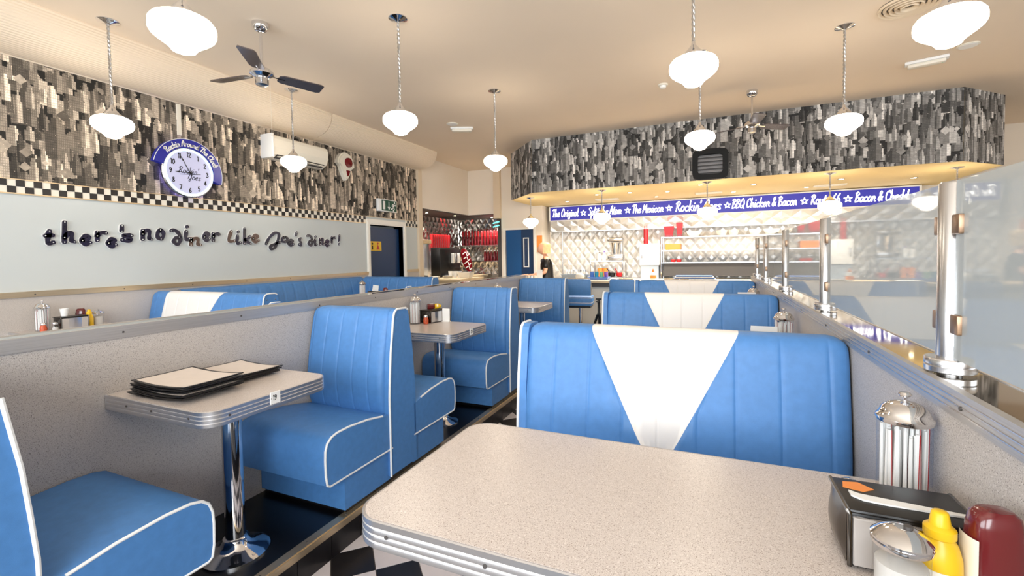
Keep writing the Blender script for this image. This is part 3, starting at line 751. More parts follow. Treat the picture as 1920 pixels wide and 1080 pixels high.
# ================================================================ tables
def outline(x0, x1, y0, y1, r, left, right, n=8):
    P = []
    def arc(cx, cy, a0):
        for i in range(n+1): a = a0+PI/2*i/n; P.append((cx+r*math.cos(a), cy+r*math.sin(a)))
    if right: arc(x1-r, y1-r, 0)
    else: P.append((x1, y1))
    if left: arc(x0+r, y1-r, PI/2); arc(x0+r, y0+r, PI)
    else: P.append((x0, y1)); P.append((x0, y0))
    if right: arc(x1-r, y0+r, 3*PI/2)
    else: P.append((x1, y0))
    return P
def make_table(label, x0, x1, yc, hy, left, right, colx, tagno=None, group=None):
    t = thing('booth_table', label, 'table', (colx, yc, 0), 0, group)
    O = outline(x0-colx, x1-colx, -hy, hy, .07, left, right)
    inn = outline(x0-colx+.004, x1-colx-.004, -hy+.004, hy-.004, .066, left, right)
    part('tabletop', B().prism(inn, 'z', .70, .7495), 'table_top', t, False)
    z0, z1 = .691, .750
    pr = [(-.004, z1-.002), (0, z1), (.003, z1-.002)]
    k = 4; hh = (z1-z0)/k
    for i in range(k):
        a = z1-.003-i*hh
        pr += [(.003, a), (.003, a-hh+.0035), (.0018, a-hh+.003), (.0018, a-hh+.0015)]
    pr += [(.002, z0), (-.004, z0)]
    N = len(O); b = B()
    nr = []
    for i in range(N):
        p, q = Vector(O[i-1]), Vector(O[(i+1) % N]); e = (q-p).normalized(); nr.append(Vector((e.y, -e.x)))
    for o_, z in pr:
        for i in range(N): b.v.append((O[i][0]+nr[i].x*o_, O[i][1]+nr[i].y*o_, z))
    for j in range(len(pr)-1):
        for i in range(N): b.f.append((j*N+i, j*N+(i+1) % N, (j+1)*N+(i+1) % N, (j+1)*N+i))
    eb = part('edge_band', b, 'alu_edge', t)
    gb = B()
    for i in range(1, 4):
        z = z1-.003-i*hh+.003
        gb.tube([(O[q][0]+nr[q].x*.0026, O[q][1]+nr[q].y*.0026, z) for q in range(N)], .0008, 4, True)
    part('band_rib', gb, 'alu_line', eb)
    ex = (x1 if right else x0)-colx; sx = 1 if right else -1
    for p in ((-.5, -hy-.003, 0), (.15, -hy-.003, 0), (.62, -hy-.003, 0)):
        xx = ex-sx*(.1+(p[0]+.5)*.35)
        part('screw', B().lathe([(.0045, -.002), (.0045, .002)], (xx, -hy-.003, .722), 8, 'y'), 'dark_grey', eb, False)
    part('screw', B().lathe([(.0045, -.002), (.0045, .002)], (ex+sx*.003, -hy*.72, .722), 8, 'x'), 'dark_grey', eb, False)
    part('column', B().lathe([(.040, .03), (.040, .69)], n=24), 'chrome', t)
    part('base', B().lathe([(.135, 0), (.135, .008), (.12, .016), (.085, .026), (.06, .045), (.05, .07), (.041, .075)], n=32), 'chrome', t)
    part('top_plate', B().box(-.12, .12, -.12, .12, .683, .70), 'dark_grey', t, False)
    if tagno:
        tp = part('number_tag', B().rbox(ex+sx*.002, ex+sx*.006, -.035, .012, .706, .756, .0015, 1), 'white', t, False)
        b = B(); xx = ex+sx*.006
        write(b, tagno, lambda u, v, d: (xx+sx*d, -.023+u, v), 0, .722, .02, w=.16, shear=0, d=.0006)
        part('number', b, 'ink', tp, False)
        part('screw', B().lathe([(.002, -.001), (.002, .001)], (xx, -.031, .73), 6, 'x'), 'dark_grey', tp, False)
    return t
grl = 'left booth tables'; grr = 'right booth tables'
make_table('beige laminate booth table numbered 19 with two stacks of menus', -2.285, -1.64, 1.315, .285, False, True, -1.93, '19', grl)
make_table('beige laminate booth table with a napkin box and a red chilli jar', -2.285, -1.64, 3.0, .285, False, True, -1.93, '20', grl)
make_table('beige laminate booth table in the last left booth before the stools', -2.285, -1.64, 4.70, .285, False, True, -1.93, None, grl)
make_table('large beige laminate table with ribbed metal edge carrying the big straw jar', -.71, .437, 1.028, .292, True, False, -.10, None, grr)
make_table('beige laminate table in the second wide booth', -.71, .437, 2.755, .292, True, False, -.10, None, grr)
make_table('beige laminate table in the third wide booth', -.71, .437, 4.435, .292, True, False, -.10, None, grr)
make_table('beige laminate table below the lettering against the left wall', XL+.012, -3.95, 1.99, .30, False, True, -4.4, None, 'tables along the left wall')
make_table('beige laminate table in front of the corner banquette', -4.46, -3.45, 4.80, .30, True, True, -4.0, None, 'tables along the left wall')

# ================================================================ table things
T = .75
def straw_jar(label, loc, r=.047, h=.185):
    t = thing('straw_dispenser', label, 'straw dispenser', loc, 0, 'straw dispensers on the tables')
    part('glass_jar', B().lathe([(r, .006), (r, h)], n=28, cap=False).lathe([(r-.002, 0), (r, .002), (r, .006), (r-.004, .006)], n=28), 'glass', t)
    b = B(); rd = B(); random.seed(int(loc[1]*100))
    for i in range(70):
        a = random.random()*2*PI; q = (r-.008)*math.sqrt(random.random()); x, y = q*math.cos(a), q*math.sin(a)
        lean = random.uniform(-.003, .003); top = h-random.uniform(.004, .03)
        b.tube([(x, y, .008), (x+lean, y-lean*.5, top)], .0032, 6)
        if i % 5 == 0: rd.tube([(x+.0026, y-.0022, .008), (x+lean+.0026, y-lean*.5-.0022, top)], .0009, 4)
    s = part('straws', b, 'white', t); s['kind'] = 'stuff'
    s2 = part('straw_stripes', rd, 'red', s); s2['kind'] = 'stuff'
    part('lid', B().lathe([(r+.001, h-.004), (r+.003, h), (r+.003, h+.006), (r-.001, h+.010), (r-.004, h+.017), (r-.008, h+.025), (r-.018, h+.034), (r-.030, h+.039), (.006, h+.041)], n=28), 'chrome', t)
    part('lid_knob', B().lathe([(.004, h+.04), (.004, h+.048), (.010, h+.051), (.012, h+.055), (.009, h+.059), (.002, h+.060)], n=16), 'chrome', t)
    return t
def napkin_box(label, loc, rz=0, sticker=False):
    t = thing('napkin_dispenser', label, 'napkin dispenser', loc, rz, 'napkin dispensers on the tables')
    a, c, h = .09, .063, .104
    part('case', B().rbox(-a, a, -c+.004, c-.004, 0, h-.006, .006), 'black', t)
    tp = part('top_plate', B().rbox(-a-.002, a+.002, -c, c, h-.008, h, .004), 'black', t)
    for s in (-1, 1):
        part('faceplate', B().grid(lambda u, v: (-a*.86+u*a*1.72, s*(c-.004+.012*math.sin(PI*u)), .008+v*(h-.02)), 12, 3), 'steel', t)
    for s in (-1, 1):
        part('chrome_edge', B().tube([(s*(a+.001), c, h-.003), (s*(a+.001), -c, h-.003), (s*(a-.001), -c-.001, h-.008), (s*(a-.002), -c, .004)], .0038, 8), 'dark_steel', t)
    part('napkins', B().rbox(-a*.93, a*.93, -c-.004, c+.012, .007, h-.013, .002, 1), 'card_grey', t)
    for s in (-1, 1): part('end_plate', B().grid(lambda u, v: (s*(a+.001+.012*math.sin(PI*v)*math.sin(PI*u)**.5), -c*.86+u*c*1.72, .004+v*(h-.012)), 8, 8), 'dark_steel', t)
    if sticker: part('sticker', B().prism([(-.08, .02), (-.05, .012), (-.03, .028), (-.05, .05), (-.075, .045)], 'z', h, h+.0006), 'orange', tp, False)
    return t
def sugar_jar(label, loc):
    t = thing('sugar_pourer', label, 'sugar pourer', loc, 0, 'sugar pourers on the tables')
    b = B(); n = 24; r = .036
    part('sugar', B().lathe([(r-.004, .004), (r-.004, .075), (.005, .082)], n=20), 'sugar', t)
    b = B(); N = 32
    for j, z in enumerate((0, .004, .10, .108)):
        for i in range(N):
            a = 2*PI*i/N; q = r*(1 if i % 4 < 2 else .965) if 0 < j < 3 else r*.94
            b.v.append((q*math.cos(a), q*math.sin(a), z))
    for j in range(3):
        for i in range(N): b.f.append((j*N+i, j*N+(i+1) % N, (j+1)*N+(i+1) % N, (j+1)*N+i))
    b.f.append(tuple(range(N)))
    part('glass_jar', b, 'glass', t)
    part('lid', B().lathe([(r+.001, .102), (r+.002, .104), (r+.002, .108), (r, .109), (r+.002, .111), (r+.002, .114), (r-.002, .118), (r-.010, .124), (.012, .130), (.006, .130)], n=28), 'chrome', t)
    part('pour_hole', B().lathe([(.006, .130), (.006, .1335), (.003, .1335)], (.008, 0, 0), 12), 'dark_grey', t)
    return t
def mustard_bottle(label, loc, s=1):
    t = thing('mustard_bottle', label, 'mustard bottle', loc, 0, 'mustard bottles on the tables')
    part('bottle', B().lathe([(.024, 0), (.027, .004), (.028, .05), (.027, .075), (.022, .095), (.016, .104), (.016, .108)], n=22), 'mustard', t)
    part('cap', B().lathe([(.018, .104), (.020, .106), (.020, .118), (.017, .121), (.0135, .123), (.0105, .142), (.0085, .144), (.004, .145)], n=20), 'mustard', t)
    part('label_mark', B().grid(lambda u, v: (.0285*math.cos(-2.4+u*.9), .0285*math.sin(-2.4+u*.9), .03+v*.03), 8, 2), 'offwhite', t)
    return t
def ketchup_bottle(label, loc, rz=0):
    t = thing('ketchup_bottle', label, 'ketchup bottle', loc, rz, 'ketchup bottles on the tables')
    b = B(); N = 28
    for w, dpt, z in ((.030, .020, 0), (.034, .024, .004), (.036, .026, .04), (.035, .025, .09), (.032, .023, .125), (.028, .020, .142), (.020, .014, .149), (.004, .003, .150)):
        for i in range(N):
            a = 2*PI*i/N; ca, sa = math.cos(a), math.sin(a)
            b.v.append((w*math.copysign(abs(ca)**.7, ca), dpt*math.copysign(abs(sa)**.7, sa), z))
    for j in range(7):
        for i in range(N): b.f.append((j*N+i, j*N+(i+1) % N, (j+1)*N+(i+1) % N, (j+1)*N+i))
    b.f.append(tuple(range(N))); b.f.append(tuple(7*N+i for i in range(N)))
    part('bottle', b, 'ketchup', t)
    part('paper_label', B().grid(lambda u, v: (-.0368*math.cos((u-.5)*1.1), -.0262*math.sin((u-.5)*1.9), .04+v*.07), 8, 2), 'offwhite', t)
    return t
def shaker(label, loc, fill='sugar'):
    t = thing('shaker', label, 'shaker', loc, 0, 'shakers on the tables')
    part('glass_body', B().lathe([(.016, 0), (.021, .003), (.022, .03), (.017, .05), (.015, .056)], n=16), fill if fill != 'sugar' else 'glass', t)
    if fill == 'sugar': part('salt', B().lathe([(.014, .002), (.018, .005), (.018, .03), (.003, .034)], n=14), 'sugar', t)
    part('cap', B().lathe([(.0165, .054), (.017, .056), (.017, .066), (.013, .073), (.004, .075)], n=16), 'chrome', t)
    return t
# front table
straw_jar('tall glass straw dispenser with chrome lid on the front table', (.386, 1.215, T))
napkin_box('black napkin dispenser with orange sticker on the front table', (.312, .995, T), 0, True)
b = B(); pth = [(-.075, .005), (-.06, -.004), (-.03, -.008), (.06, -.018), (.10, -.022), (.10, -.026), (.06, -.030), (-.03, -.030), (-.06, -.026), (-.075, -.014)]
tag(part('napkin', B().prism(pth, 'z', 0, .003), 'white', None, False, (.312, .995, T+.1045)), 'folded white napkin lying on top of the napkin dispenser', 'napkin')
shaker('glass salt shaker with chrome cap behind the napkin dispenser', (.268, 1.125, T))
sugar_jar('glass sugar pourer with dented chrome lid on the front table', (.268, .848, T))
mustard_bottle('yellow mustard squeeze bottle beside the sugar pourer', (.329, .893, T))
ketchup_bottle('dark red ketchup bottle against the right partition', (.394, .897, T), .15).scale = (1, 1, 1.06)
# second and third right tables
straw_jar('glass straw dispenser with chrome lid on the second right table', (.37, 2.80, T))
napkin_box('napkin dispenser with a white card on the second right table', (.27, 2.63, T))
tag(part('menu_card', B().box(-.06, .06, -.002, .002, 0, .062).box(-.06, .06, .016, .018, 0, .05).box(-.06, .06, -.002, .018, 0, .002), 'white', None, False, (.26, 2.63, T+.1045)), 'white folded card standing on the napkin dispenser of the second table', 'card')
mustard_bottle('small yellow mustard bottle on the second right table', (.335, 2.53, T))
ketchup_bottle('ketchup bottle beside mustard on the second right table', (.398, 2.545, T), .2)
straw_jar('glass straw dispenser with chrome lid on the third right table', (.365, 4.52, T))
tag(part('menu_card', B().rbox(-.07, .07, -.002, .002, 0, .20, .001, 1).box(-.07, .07, -.03, .03, 0, .004), 'white', None, False, (.30, 4.36, T)), 'white printed card standing beside the far straw dispenser', 'card')
# left tables
straw_jar('glass straw dispenser on the left table by the chilli jar', (-2.215, 3.09, T))
napkin_box('napkin dispenser with picture sides between straw jar and menu card on the left table', (-2.14, 3.23, T), PI/2-.15)
shaker('round red chilli flake jar in front of the napkin dispenser', (-2.118, 3.10, T), 'chilli')
tag(part('menu_card', B().rbox(-.035, .035, -.003, .003, 0, .11, .001, 1).box(-.035, .035, -.02, .02, 0, .004), 'white', None, False, (-2.03, 3.27, T)), 'small white card standing at the end of the left napkin dispenser', 'card')
k2 = ketchup_bottle('ketchup bottle lying on the napkin dispenser of the left table', (-2.16, 3.20, T+.122)); k2.rotation_euler = (0, PI/2, .9); k2.location = (-2.17, 3.20, T+.1285); k2.scale = (.65, .65, .45)
m2 = mustard_bottle('yellow mustard bottle lying beside ketchup on the left napkin dispenser', (-2.1, 3.25, T+.13)); m2.rotation_euler = (0, PI/2, .9); m2.scale = (.8, .8, .4); m2.location = (-2.125, 3.245, T+.128)
straw_jar('glass straw dispenser on the last left table', (-2.16, 4.56, T))
# tables along the wall
straw_jar('glass straw dispenser below the lettering on the wall table', (-4.93, 1.835, T))
napkin_box('napkin dispenser with picture sides on the wall table', (-4.86, 1.985, T), PI/2)
shaker('round red chilli flake jar beside the straw dispenser of the wall table', (-4.83, 1.80, T), 'chilli')
shaker('glass pepper shaker with chrome cap in front of the wall table jars', (-4.79, 1.855, T))
tag(part('paper_cup', B().lathe([(.022, 0), (.03, .06), (.031, .06), (.031, .062), (.028, .062), (.02, .003)], n=16), 'white', None, True, (-4.9, 1.96, T+.1045)), 'white paper cup standing on the napkin dispenser by the wall', 'cup')
ketchup_bottle('ketchup bottle standing against the left wall', (-4.98, 2.10, T), 1.0)
mustard_bottle('yellow mustard bottle between napkin dispenser and sugar pourer by the wall', (-4.86, 2.105, T))
sugar_jar('glass sugar pourer with chrome lid on the wall table', (-4.88, 2.175, T))
straw_jar('glass straw dispenser in front of the corner banquette', (-4.34, 4.86, T))
napkin_box('napkin dispenser on the corner table', (-4.05, 4.80, T), .3)
tag(part('menu_card', B().prism([(-.05, 0), (.05, 0), (.06, .07), (-.03, .08)], 'y', -.002, .002), 'white', None, False, (-4.07, 4.80, T+.1045)), 'tilted white card on the corner table napkin dispenser', 'card')
ketchup_bottle('ketchup bottle on the corner table', (-3.90, 4.80, T))

# menus: one thing each
def menu(label, x, y, z, rz, w=.21, h=.30, bend=.012, group='menus stacked on table 19'):
    t = thing('menu', label, 'menu', (x, y, z), rz, group)
    def f(u, v, dz): return ((u-.5)*h, (v-.5)*w, dz+bend*(2*u-1)**2*.6+bend*.5*(v-.5)**2)
    b = B(); nu, nv = 10, 6; th = .0042
    for dz in (0, th): b.grid(lambda u, v: f(u, v, dz), nu, nv)
    n = (nu+1)*(nv+1); rim = [(i*(nv+1)) for i in range(nu+1)]+[nu*(nv+1)+j for j in range(1, nv+1)]+[i*(nv+1)+nv for i in range(nu-1, -1, -1)]+[j for j in range(nv-1, 0, -1)]
    for i in range(len(rim)): a, c = rim[i], rim[(i+1) % len(rim)]; b.f.append((a, c, n+c, n+a))
    part('black_cover', b, 'black', t)
    pg_ = part('page', B().grid(lambda u, v: f(.035+u*.93, .05+v*.9, th+.0004), nu, nv), 'paper', t)
    return t
random.seed(11)
top = menu('open black-edged menu on top of the taller stack on table 19', -1.995, 1.185, T+.002+7*.0070, .02, w=.245, h=.33, bend=.016)
low = top
for i in range(7):
    z = T+.0005+i*.0070
    o = dup(top, (-1.995+random.uniform(-.02, .02)-(.03 if i == 0 else 0), 1.185+random.uniform(-.008, .008), z), random.uniform(-.05, .05), 'black-edged menu within the taller stack on table 19' if i else 'lowest menu of the taller stack, sticking out over table 19')
top2 = menu('open black-edged menu on top of the lower stack on table 19', -2.05, 1.46, T+.002+3*.0070, -.04, w=.20, h=.31, bend=.014)
for i in range(3):
    dup(top2, (-2.05+random.uniform(-.01, .01), 1.455+random.uniform(-.006, .006), T+.0005+i*.0070), -.04+random.uniform(-.04, .04), 'black-edged menu within the lower stack on table 19')
mtop = menu('black menu on top of the pile on the white end ledge', .19, 5.485, .9555+2*.0070, .05, w=.16, h=.34, bend=.004, group='menus on the white end ledge')
for i in range(2): dup(mtop, (.19+.02*i, 5.485, .9555+i*.0070), .03-.1*i, 'black menu lower in the pile on the white end ledge')
# ================================================================ pendant lamps
def pendant(label, loc, drop, group):
    t = thing('pendant_lamp', label, 'pendant lamp', loc, 0, group)
    part('ceiling_rose', B().lathe([(.075, 0), (.075, -.006), (.06, -.012), (.03, -.02), (.014, -.03)], n=24), 'chrome', t)
    b = B(); z1 = -drop+.155; n = int((-.02-z1)/.012)
    b.tube([(.0045*math.cos(i*1.1), .0045*math.sin(i*1.1), -.02+(z1+.02)*i/n) for i in range(n+1)], .0068, 6)
    b.tube([(-.0045*math.cos(i*1.1), -.0045*math.sin(i*1.1), -.02+(z1+.02)*i/n) for i in range(n+1)], .0068, 6)
    part('twisted_rod', b, 'rod_steel', t)
    part('fitter', B().lathe([(.010, z1+.02), (.013, z1), (.02, z1-.008), (.05, z1-.045), (.06, z1-.06), (.062, z1-.075)], n=24), 'chrome', t)
    part('globe', B().lathe([(.052, -drop+.090), (.06, -drop+.084), (.098, -drop+.076), (.124, -drop+.062), (.137, -drop+.044), (.140, -drop+.026), (.139, -drop+.004), (.130, -drop-.013), (.108, -drop-.032), (.084, -drop-.049), (.066, -drop-.063), (.056, -drop-.074), (.050, -drop-.084), (.025, -drop-.094), (.001, -drop-.096)], n=36), 'globe', t, 'all')
    return t
gl = 'pendant lamps on long rods'
PL = pendant('long pendant lamp in front of the skyline paper next to the wall clock', (-4.47, 2.15, ZC), .85, gl)
for x, y, lab in ((-4.43, 3.88, 'long pendant lamp hanging in front of the wall air conditioner'),
                  (-2.34, 1.43, 'long pendant lamp above the menus of table 19, beside the ceiling fan'),
                  (-2.33, 3.11, 'long pendant lamp above the left table with the chilli jar'),
                  (-2.33, 4.93, 'long pendant lamp above the last left booth'),
                  (-.085, 3.01, 'long pendant lamp above the second wide booth'),
                  (-.08, 4.88, 'long pendant lamp in front of the black heater'),
                  (1.10, 2.99, 'long pendant lamp beside the round ceiling vent'),
                  (1.09, 4.87, 'long pendant lamp beyond the glass screen, near the emergency light')):
    dup(PL, (x, y, ZC), None, lab)
gc = 'pendant lamps over the counter'
PC = pendant('short pendant lamp under the soffit before the blue kitchen door', (-3.03, 7.9, ZS), .47, gc)
for x, y, lab in ((-1.635, 7.58, 'short pendant lamp under the soffit before the words Split the Atom'),
                  (-.02, 7.5, 'short pendant lamp under the soffit below the black heater'),
                  (1.53, 7.5, 'short pendant lamp under the soffit before the words Route 66'),
                  (2.98, 7.8, 'short pendant lamp under the chamfered soffit end, seen past the steel post')):
    dup(PC, (x, y, ZS), None, lab)

# ================================================================ ceiling fans, vents, detectors
def fan(label, loc, angs, drop=.36):
    t = thing('ceiling_fan', label, 'ceiling fan', loc, 0, 'chrome ceiling fans')
    part('canopy', B().lathe([(.062, 0), (.065, -.012), (.06, -.04), (.045, -.065), (.02, -.075)], n=24), 'chrome', t)
    part('downrod', B().lathe([(.012, -.07), (.012, -drop)], n=12), 'chrome', t)
    part('motor', B().lathe([(.018, -drop+.02), (.03, -drop), (.07, -drop-.02), (.092, -drop-.045), (.092, -drop-.062), (.06, -drop-.082), (.045, -drop-.09)], n=28), 'chrome', t)
    part('switch_cup', B().lathe([(.045, -drop-.088), (.05, -drop-.10), (.05, -drop-.145), (.03, -drop-.155), (.003, -drop-.157)], n=20), 'steel', t)
    for a in angs:
        ca, sa = math.cos(a), math.sin(a); tl = -.22
        def P(r, w): 
            return (r*ca-w*sa, r*sa+w*ca, -drop-.055+w*tl)
        b = B(); vs = []
        pl_ = [(.13, -.035), (.16, -.055), (.47, -.065), (.50, -.05), (.50, .05), (.47, .065), (.16, .055), (.13, .035)]
        top = [P(*p) for p in pl_]; bot = [(x, y, z-.008) for x, y, z in top]; n = len(pl_)
        b.add(top+bot, [tuple(range(n)), tuple(range(2*n-1, n-1, -1))]+[(i, (i+1) % n, n+(i+1) % n, n+i) for i in range(n)])
        bl = part('blade', b, 'fan_blade', t, False)
        part('blade_arm', B().tube([(.07*ca, .07*sa, -drop-.055), (.18*ca, .18*sa, -drop-.056)], .010, 6), 'chrome', bl)
    return t
fan('three-bladed chrome ceiling fan near the wall clock', (-3.40, 2.69, ZC), [math.radians(a) for a in (-50, 70, 187)])
fan('chrome ceiling fan before the skyline paper of the soffit', (.483, 6.29, ZC), [math.radians(a) for a in (35, 155, 275)])
b = B().tube([(0, 0, 0), (.002, 0, -.55)], .0015, 5).ball((.002, 0, -.56), .008)
tag(part('pull_cord', b, 'offwhite', None, True, (-4.5, 3.66, ZC)), 'thin pull cord hanging from the ceiling by the air conditioner', 'cord')
cv = thing('ceiling_vent', 'round ribbed air vent in the ceiling beside a pendant lamp', 'vent', (1.47, 4.66, ZC))
for i, r in enumerate((.19, .155, .12, .085, .05)):
    part('ring', B().lathe([(r, 0), (r+.012, -.006), (r+.006, -.022-.003*i), (r-.012, -.012), (r-.012, 0)], n=32), 'beige', cv)
part('backing', B().lathe([(.2, -.001), (.2, -.004)], n=32), 'dark_grey', cv)
for x, y, rz, lab in ((2.06, 6.07, -.28, 'white emergency light fitting on the ceiling beyond the glass screen'), (-3.44, 6.1, .45, 'small white emergency light fitting on the ceiling before the drinks alcove')):
    t = thing('emergency_light', lab, 'emergency light', (x, y, ZC), rz)
    part('housing', B().rbox(-.17, .17, -.05, .05, -.03, 0, .008), 'white', t)
    part('diffuser', B().rbox(-.15, .15, -.04, .04, -.065, -.028, .015), 'offwhite', t)
    part('indicator', B().lathe([(.006, -.067), (.006, -.064)], (.12, 0, 0), 8), 'green', t)
for x, y, lab in ((-.486, 5.6, 'small round smoke detector on the ceiling before the soffit'), (2.29, 5.83, 'flat round ceiling speaker beside the emergency light'), (-3.467, 5.87, 'flat round ceiling disc near the left emergency light')):
    k = 'smoke' in lab
    t = thing('smoke_detector' if k else 'ceiling_speaker', lab, 'detector' if k else 'speaker', (x, y, ZC))
    part('base', B().lathe([(.055, 0), (.055, -.012), (.05, -.018)] if k else [(.085, 0), (.085, -.006), (.078, -.01)], n=24), 'offwhite', t)
    part('sensor' if k else 'grille', B().lathe([(.036, -.018), (.034, -.04), (.02, -.045)] if k else [(.07, -.01), (.069, -.012)], n=20), 'white', t)

# ================================================================ things on the left wall
def wput(x): return lambda u, v, d: (x+d, u, v)
ck = thing('neon_clock', 'round glowing white wall clock with blue arched name band', 'clock', (XL, 3.075, 2.222))
ck.scale = (1, .94, .94)
part('case', B().lathe([(.262, .035), (.275, .04), (.278, .07), (.268, .078)], n=48, axis='x').lathe([(.12, 0), (.12, .036)], n=24, axis='x'), 'steel', ck)
part('back_glow_tube', B().tube([(.02, .235*math.cos(a*PI/32), .235*math.sin(a*PI/32)) for a in range(64)], .009, 8, True), 'blue_neon', ck)
part('neon_ring', B().tube([(.08, .250*math.cos(a*PI/32), .250*math.sin(a*PI/32)) for a in range(64)], .012, 8, True), 'neon_ring', ck)
part('face', B().lathe([(.25, .074), (.25, .079)], n=48, axis='x'), 'clock_face', ck)
P = []; a0, a1 = math.radians(-14), math.radians(168)
for i in range(41): a = a0+(a1-a0)*i/40; P.append((.368*math.cos(a), .368*math.sin(a)))
for i in range(41): a = a1+(a0-a1)*i/40; P.append((.272*math.cos(a), .272*math.sin(a)))
bn = part('name_band', B().prism(P, 'x', .03, .085), 'clock_band', ck, False)
b = B().tube([(.085, .368*math.cos(a0+(a1-a0)*i/40), .368*math.sin(a0+(a1-a0)*i/40)) for i in range(41)], .003, 6)
part('band_edge', b, 'white', bn)
def arc_text(b, s, R, ac, h, x, w=.16):
    tw = text_width(s)*h*.95; ang = ac+tw/2/R
    for c in s:
        if c not in G: ang -= .28*h*.95/R; continue
        for st in G[c][1]:
            pts = []
            for p in smooth_path(st, 4):
                a = ang-(p.x+p.y*.1)*h*.95/R; rr = R+p.y*h; pts.append(Vector((rr*math.cos(a), rr*math.sin(a))))
            ribbon(b, pts, w*h, wput(x), .002)
        ang -= (G[c][0]+.03)*h*.95/R
b = B(); arc_text(b, 'Rockin Around The Clock', .288, math.radians(80), .060, .085, .17)
part('band_lettering', b, 'white', bn, False)
fc = B()
for hnum in range(1, 13):
    a = PI/2-hnum*PI/6; s = str(hnum); hh = .050
    if hnum == 4: continue
    tw = text_width(s)*hh
    write(fc, s, wput(.079), .196*math.cos(a)-tw/2, .196*math.sin(a)-hh/2, hh, w=.17, shear=0)
G['4'] = (.48, [[(.34, 0), (.34, 1)], [(.34, 1), (.04, .3)], [(.04, .3), (.46, .3)]])
write(fc, '4', wput(.079), .196*math.cos(-PI/6)-.012, .196*math.sin(-PI/6)-.025, .05, w=.17, shear=0)
part('numerals', fc, 'ink', ck, False)
b = B(); write(b, "Rockin'", wput(.079), -.115, -.012, .07, w=.09, shear=.25); write(b, 'Joes', wput(.079), -.02, -.075, .07, w=.09, shear=.25)
b.tube([(.080, -.1, -.03), (.080, .02, -.018), (.080, .12, -.005)], .003, 5)
part('face_lettering', b, 'navy', ck, False)
def hand(L, ang, w):
    ca, sa = math.cos(ang), math.sin(ang)
    Q = [(-.2*L, -w), (.7*L, -w*.7), (.7*L, -w*1.8), (L, 0), (.7*L, w*1.8), (.7*L, w*.7), (-.2*L, w)]
    return B().prism([(p*ca-q*sa, p*sa+q*ca) for p, q in Q], 'x', .084, .087)
part('hour_hand', hand(.155, math.radians(183), .005), 'ink', ck, False)
part('minute_hand', hand(.20, math.radians(118), .004), 'ink', ck, False)
# wall lettering, one part per letter
LT = [('t', 1.92, 2.0, 1.443, 1.58), ('h', 2.04, 2.14, 1.456, 1.661), ('e', 2.16, 2.25, 1.439, 1.55), ('r', 2.27, 2.37, 1.475, 1.585), ('e', 2.35, 2.44, 1.422, 1.527), ("'", 2.46, 2.49, 1.568, 1.651), ('s', 2.46, 2.57, 1.475, 1.57), ('n', 2.63, 2.74, 1.494, 1.622), ('o', 2.76, 2.85, 1.501, 1.627), ('D', 2.89, 3.01, 1.452, 1.634), ('i', 3.03, 3.1, 1.502, 1.675), ('n', 3.08, 3.21, 1.446, 1.554), ('e', 3.22, 3.31, 1.498, 1.617), ('r', 3.32, 3.42, 1.495, 1.612), ('l', 3.5, 3.6, 1.494, 1.644), ('i', 3.6, 3.67, 1.471, 1.643), ('k', 3.69, 3.8, 1.472, 1.682), ('e', 3.8, 3.91, 1.494, 1.612), ('J', 3.98, 4.21, 1.409, 1.652), ('o', 4.21, 4.33, 1.502, 1.6), ('e', 4.31, 4.42, 1.459, 1.564), ("'", 4.43, 4.48, 1.595, 1.667), ('s', 4.48, 4.55, 1.461, 1.591), ('D', 4.62, 4.74, 1.463, 1.636), ('i', 4.75, 4.81, 1.47, 1.622), ('n', 4.84, 4.94, 1.477, 1.596), ('e', 4.94, 5.04, 1.46, 1.575), ('r', 5.06, 5.16, 1.51, 1.621), ('!', 5.2, 5.25, 1.487, 1.656)]
wt = thing('wall_lettering', 'dark cut-out slogan lettering bolted to the pale left wall', 'lettering', (XL, 0, 0))
std = None
for i, (c, y0, y1, z0, z1) in enumerate(LT):
    sts = [smooth_path(s, 5) for s in G[c][1]]
    al = [p for s in sts for p in s]; x0 = min(p.x for p in al); x1 = max(p.x for p in al); v0 = min(p.y for p in al); v1 = max(p.y for p in al)
    w = .033; fy = lambda x: y0+w/2+(x-x0)/max(.04, x1-x0)*max(.004, y1-y0-w); fz = lambda v: z0+w/2+(v-v0)/max(.04, v1-v0)*(z1-z0-w)
    b = B(); bw = B(); ends = []
    for s in sts:
        pts = [Vector((fy(p.x), fz(p.y))) for p in s]
        ribbon(b, pts, w if len(pts) > 2 else w*.95, wput(.012), .010)
        ribbon(bw, pts, w*1.28, wput(.004), .008)
        ends.append(pts[0])
        if (pts[-1]-pts[0]).length > .05: ends.append(pts[-1])
        elif len(pts) > 8: ends.append(pts[len(pts)//2])
    m = 'letter_chrome' if i in (11, 14, 17) else 'letter_navy'
    o = part('letter', b, m, wt, False); part('white_backing', bw, 'white', o, False)
    for e in ends:
        if std is None: std = part('stud', B().lathe([(.0048, 0), (.004, .003), (.001, .004)], n=10, axis='x'), 'white', o, True, (.022, e.x, e.y))
        else: share(std, 'stud', (.022, e.x, e.y), o)
ac = thing('air_conditioner', 'cream wall air conditioner on the skyline paper', 'air conditioner', (XL, 4.45, 2.70))
part('body', B().prism([(0, -.145), (.10, -.145), (.17, -.10), (.205, -.02), (.205, .08), (.19, .12), (.15, .14), (0, .14)], 'y', -.46, .43) if False else B().add(*(lambda pr: ([(x, y, z) for y in (-.45, .42) for x, z in pr], [tuple(range(len(pr))), tuple(range(len(pr), 2*len(pr)))]+[(i, (i+1) % len(pr), len(pr)+(i+1) % len(pr), len(pr)+i) for i in range(len(pr))]))([(0, -.145), (.10, -.145), (.17, -.10), (.205, -.02), (.205, .08), (.19, .12), (.15, .14), (0, .14)])), 'offwhite', ac, False)
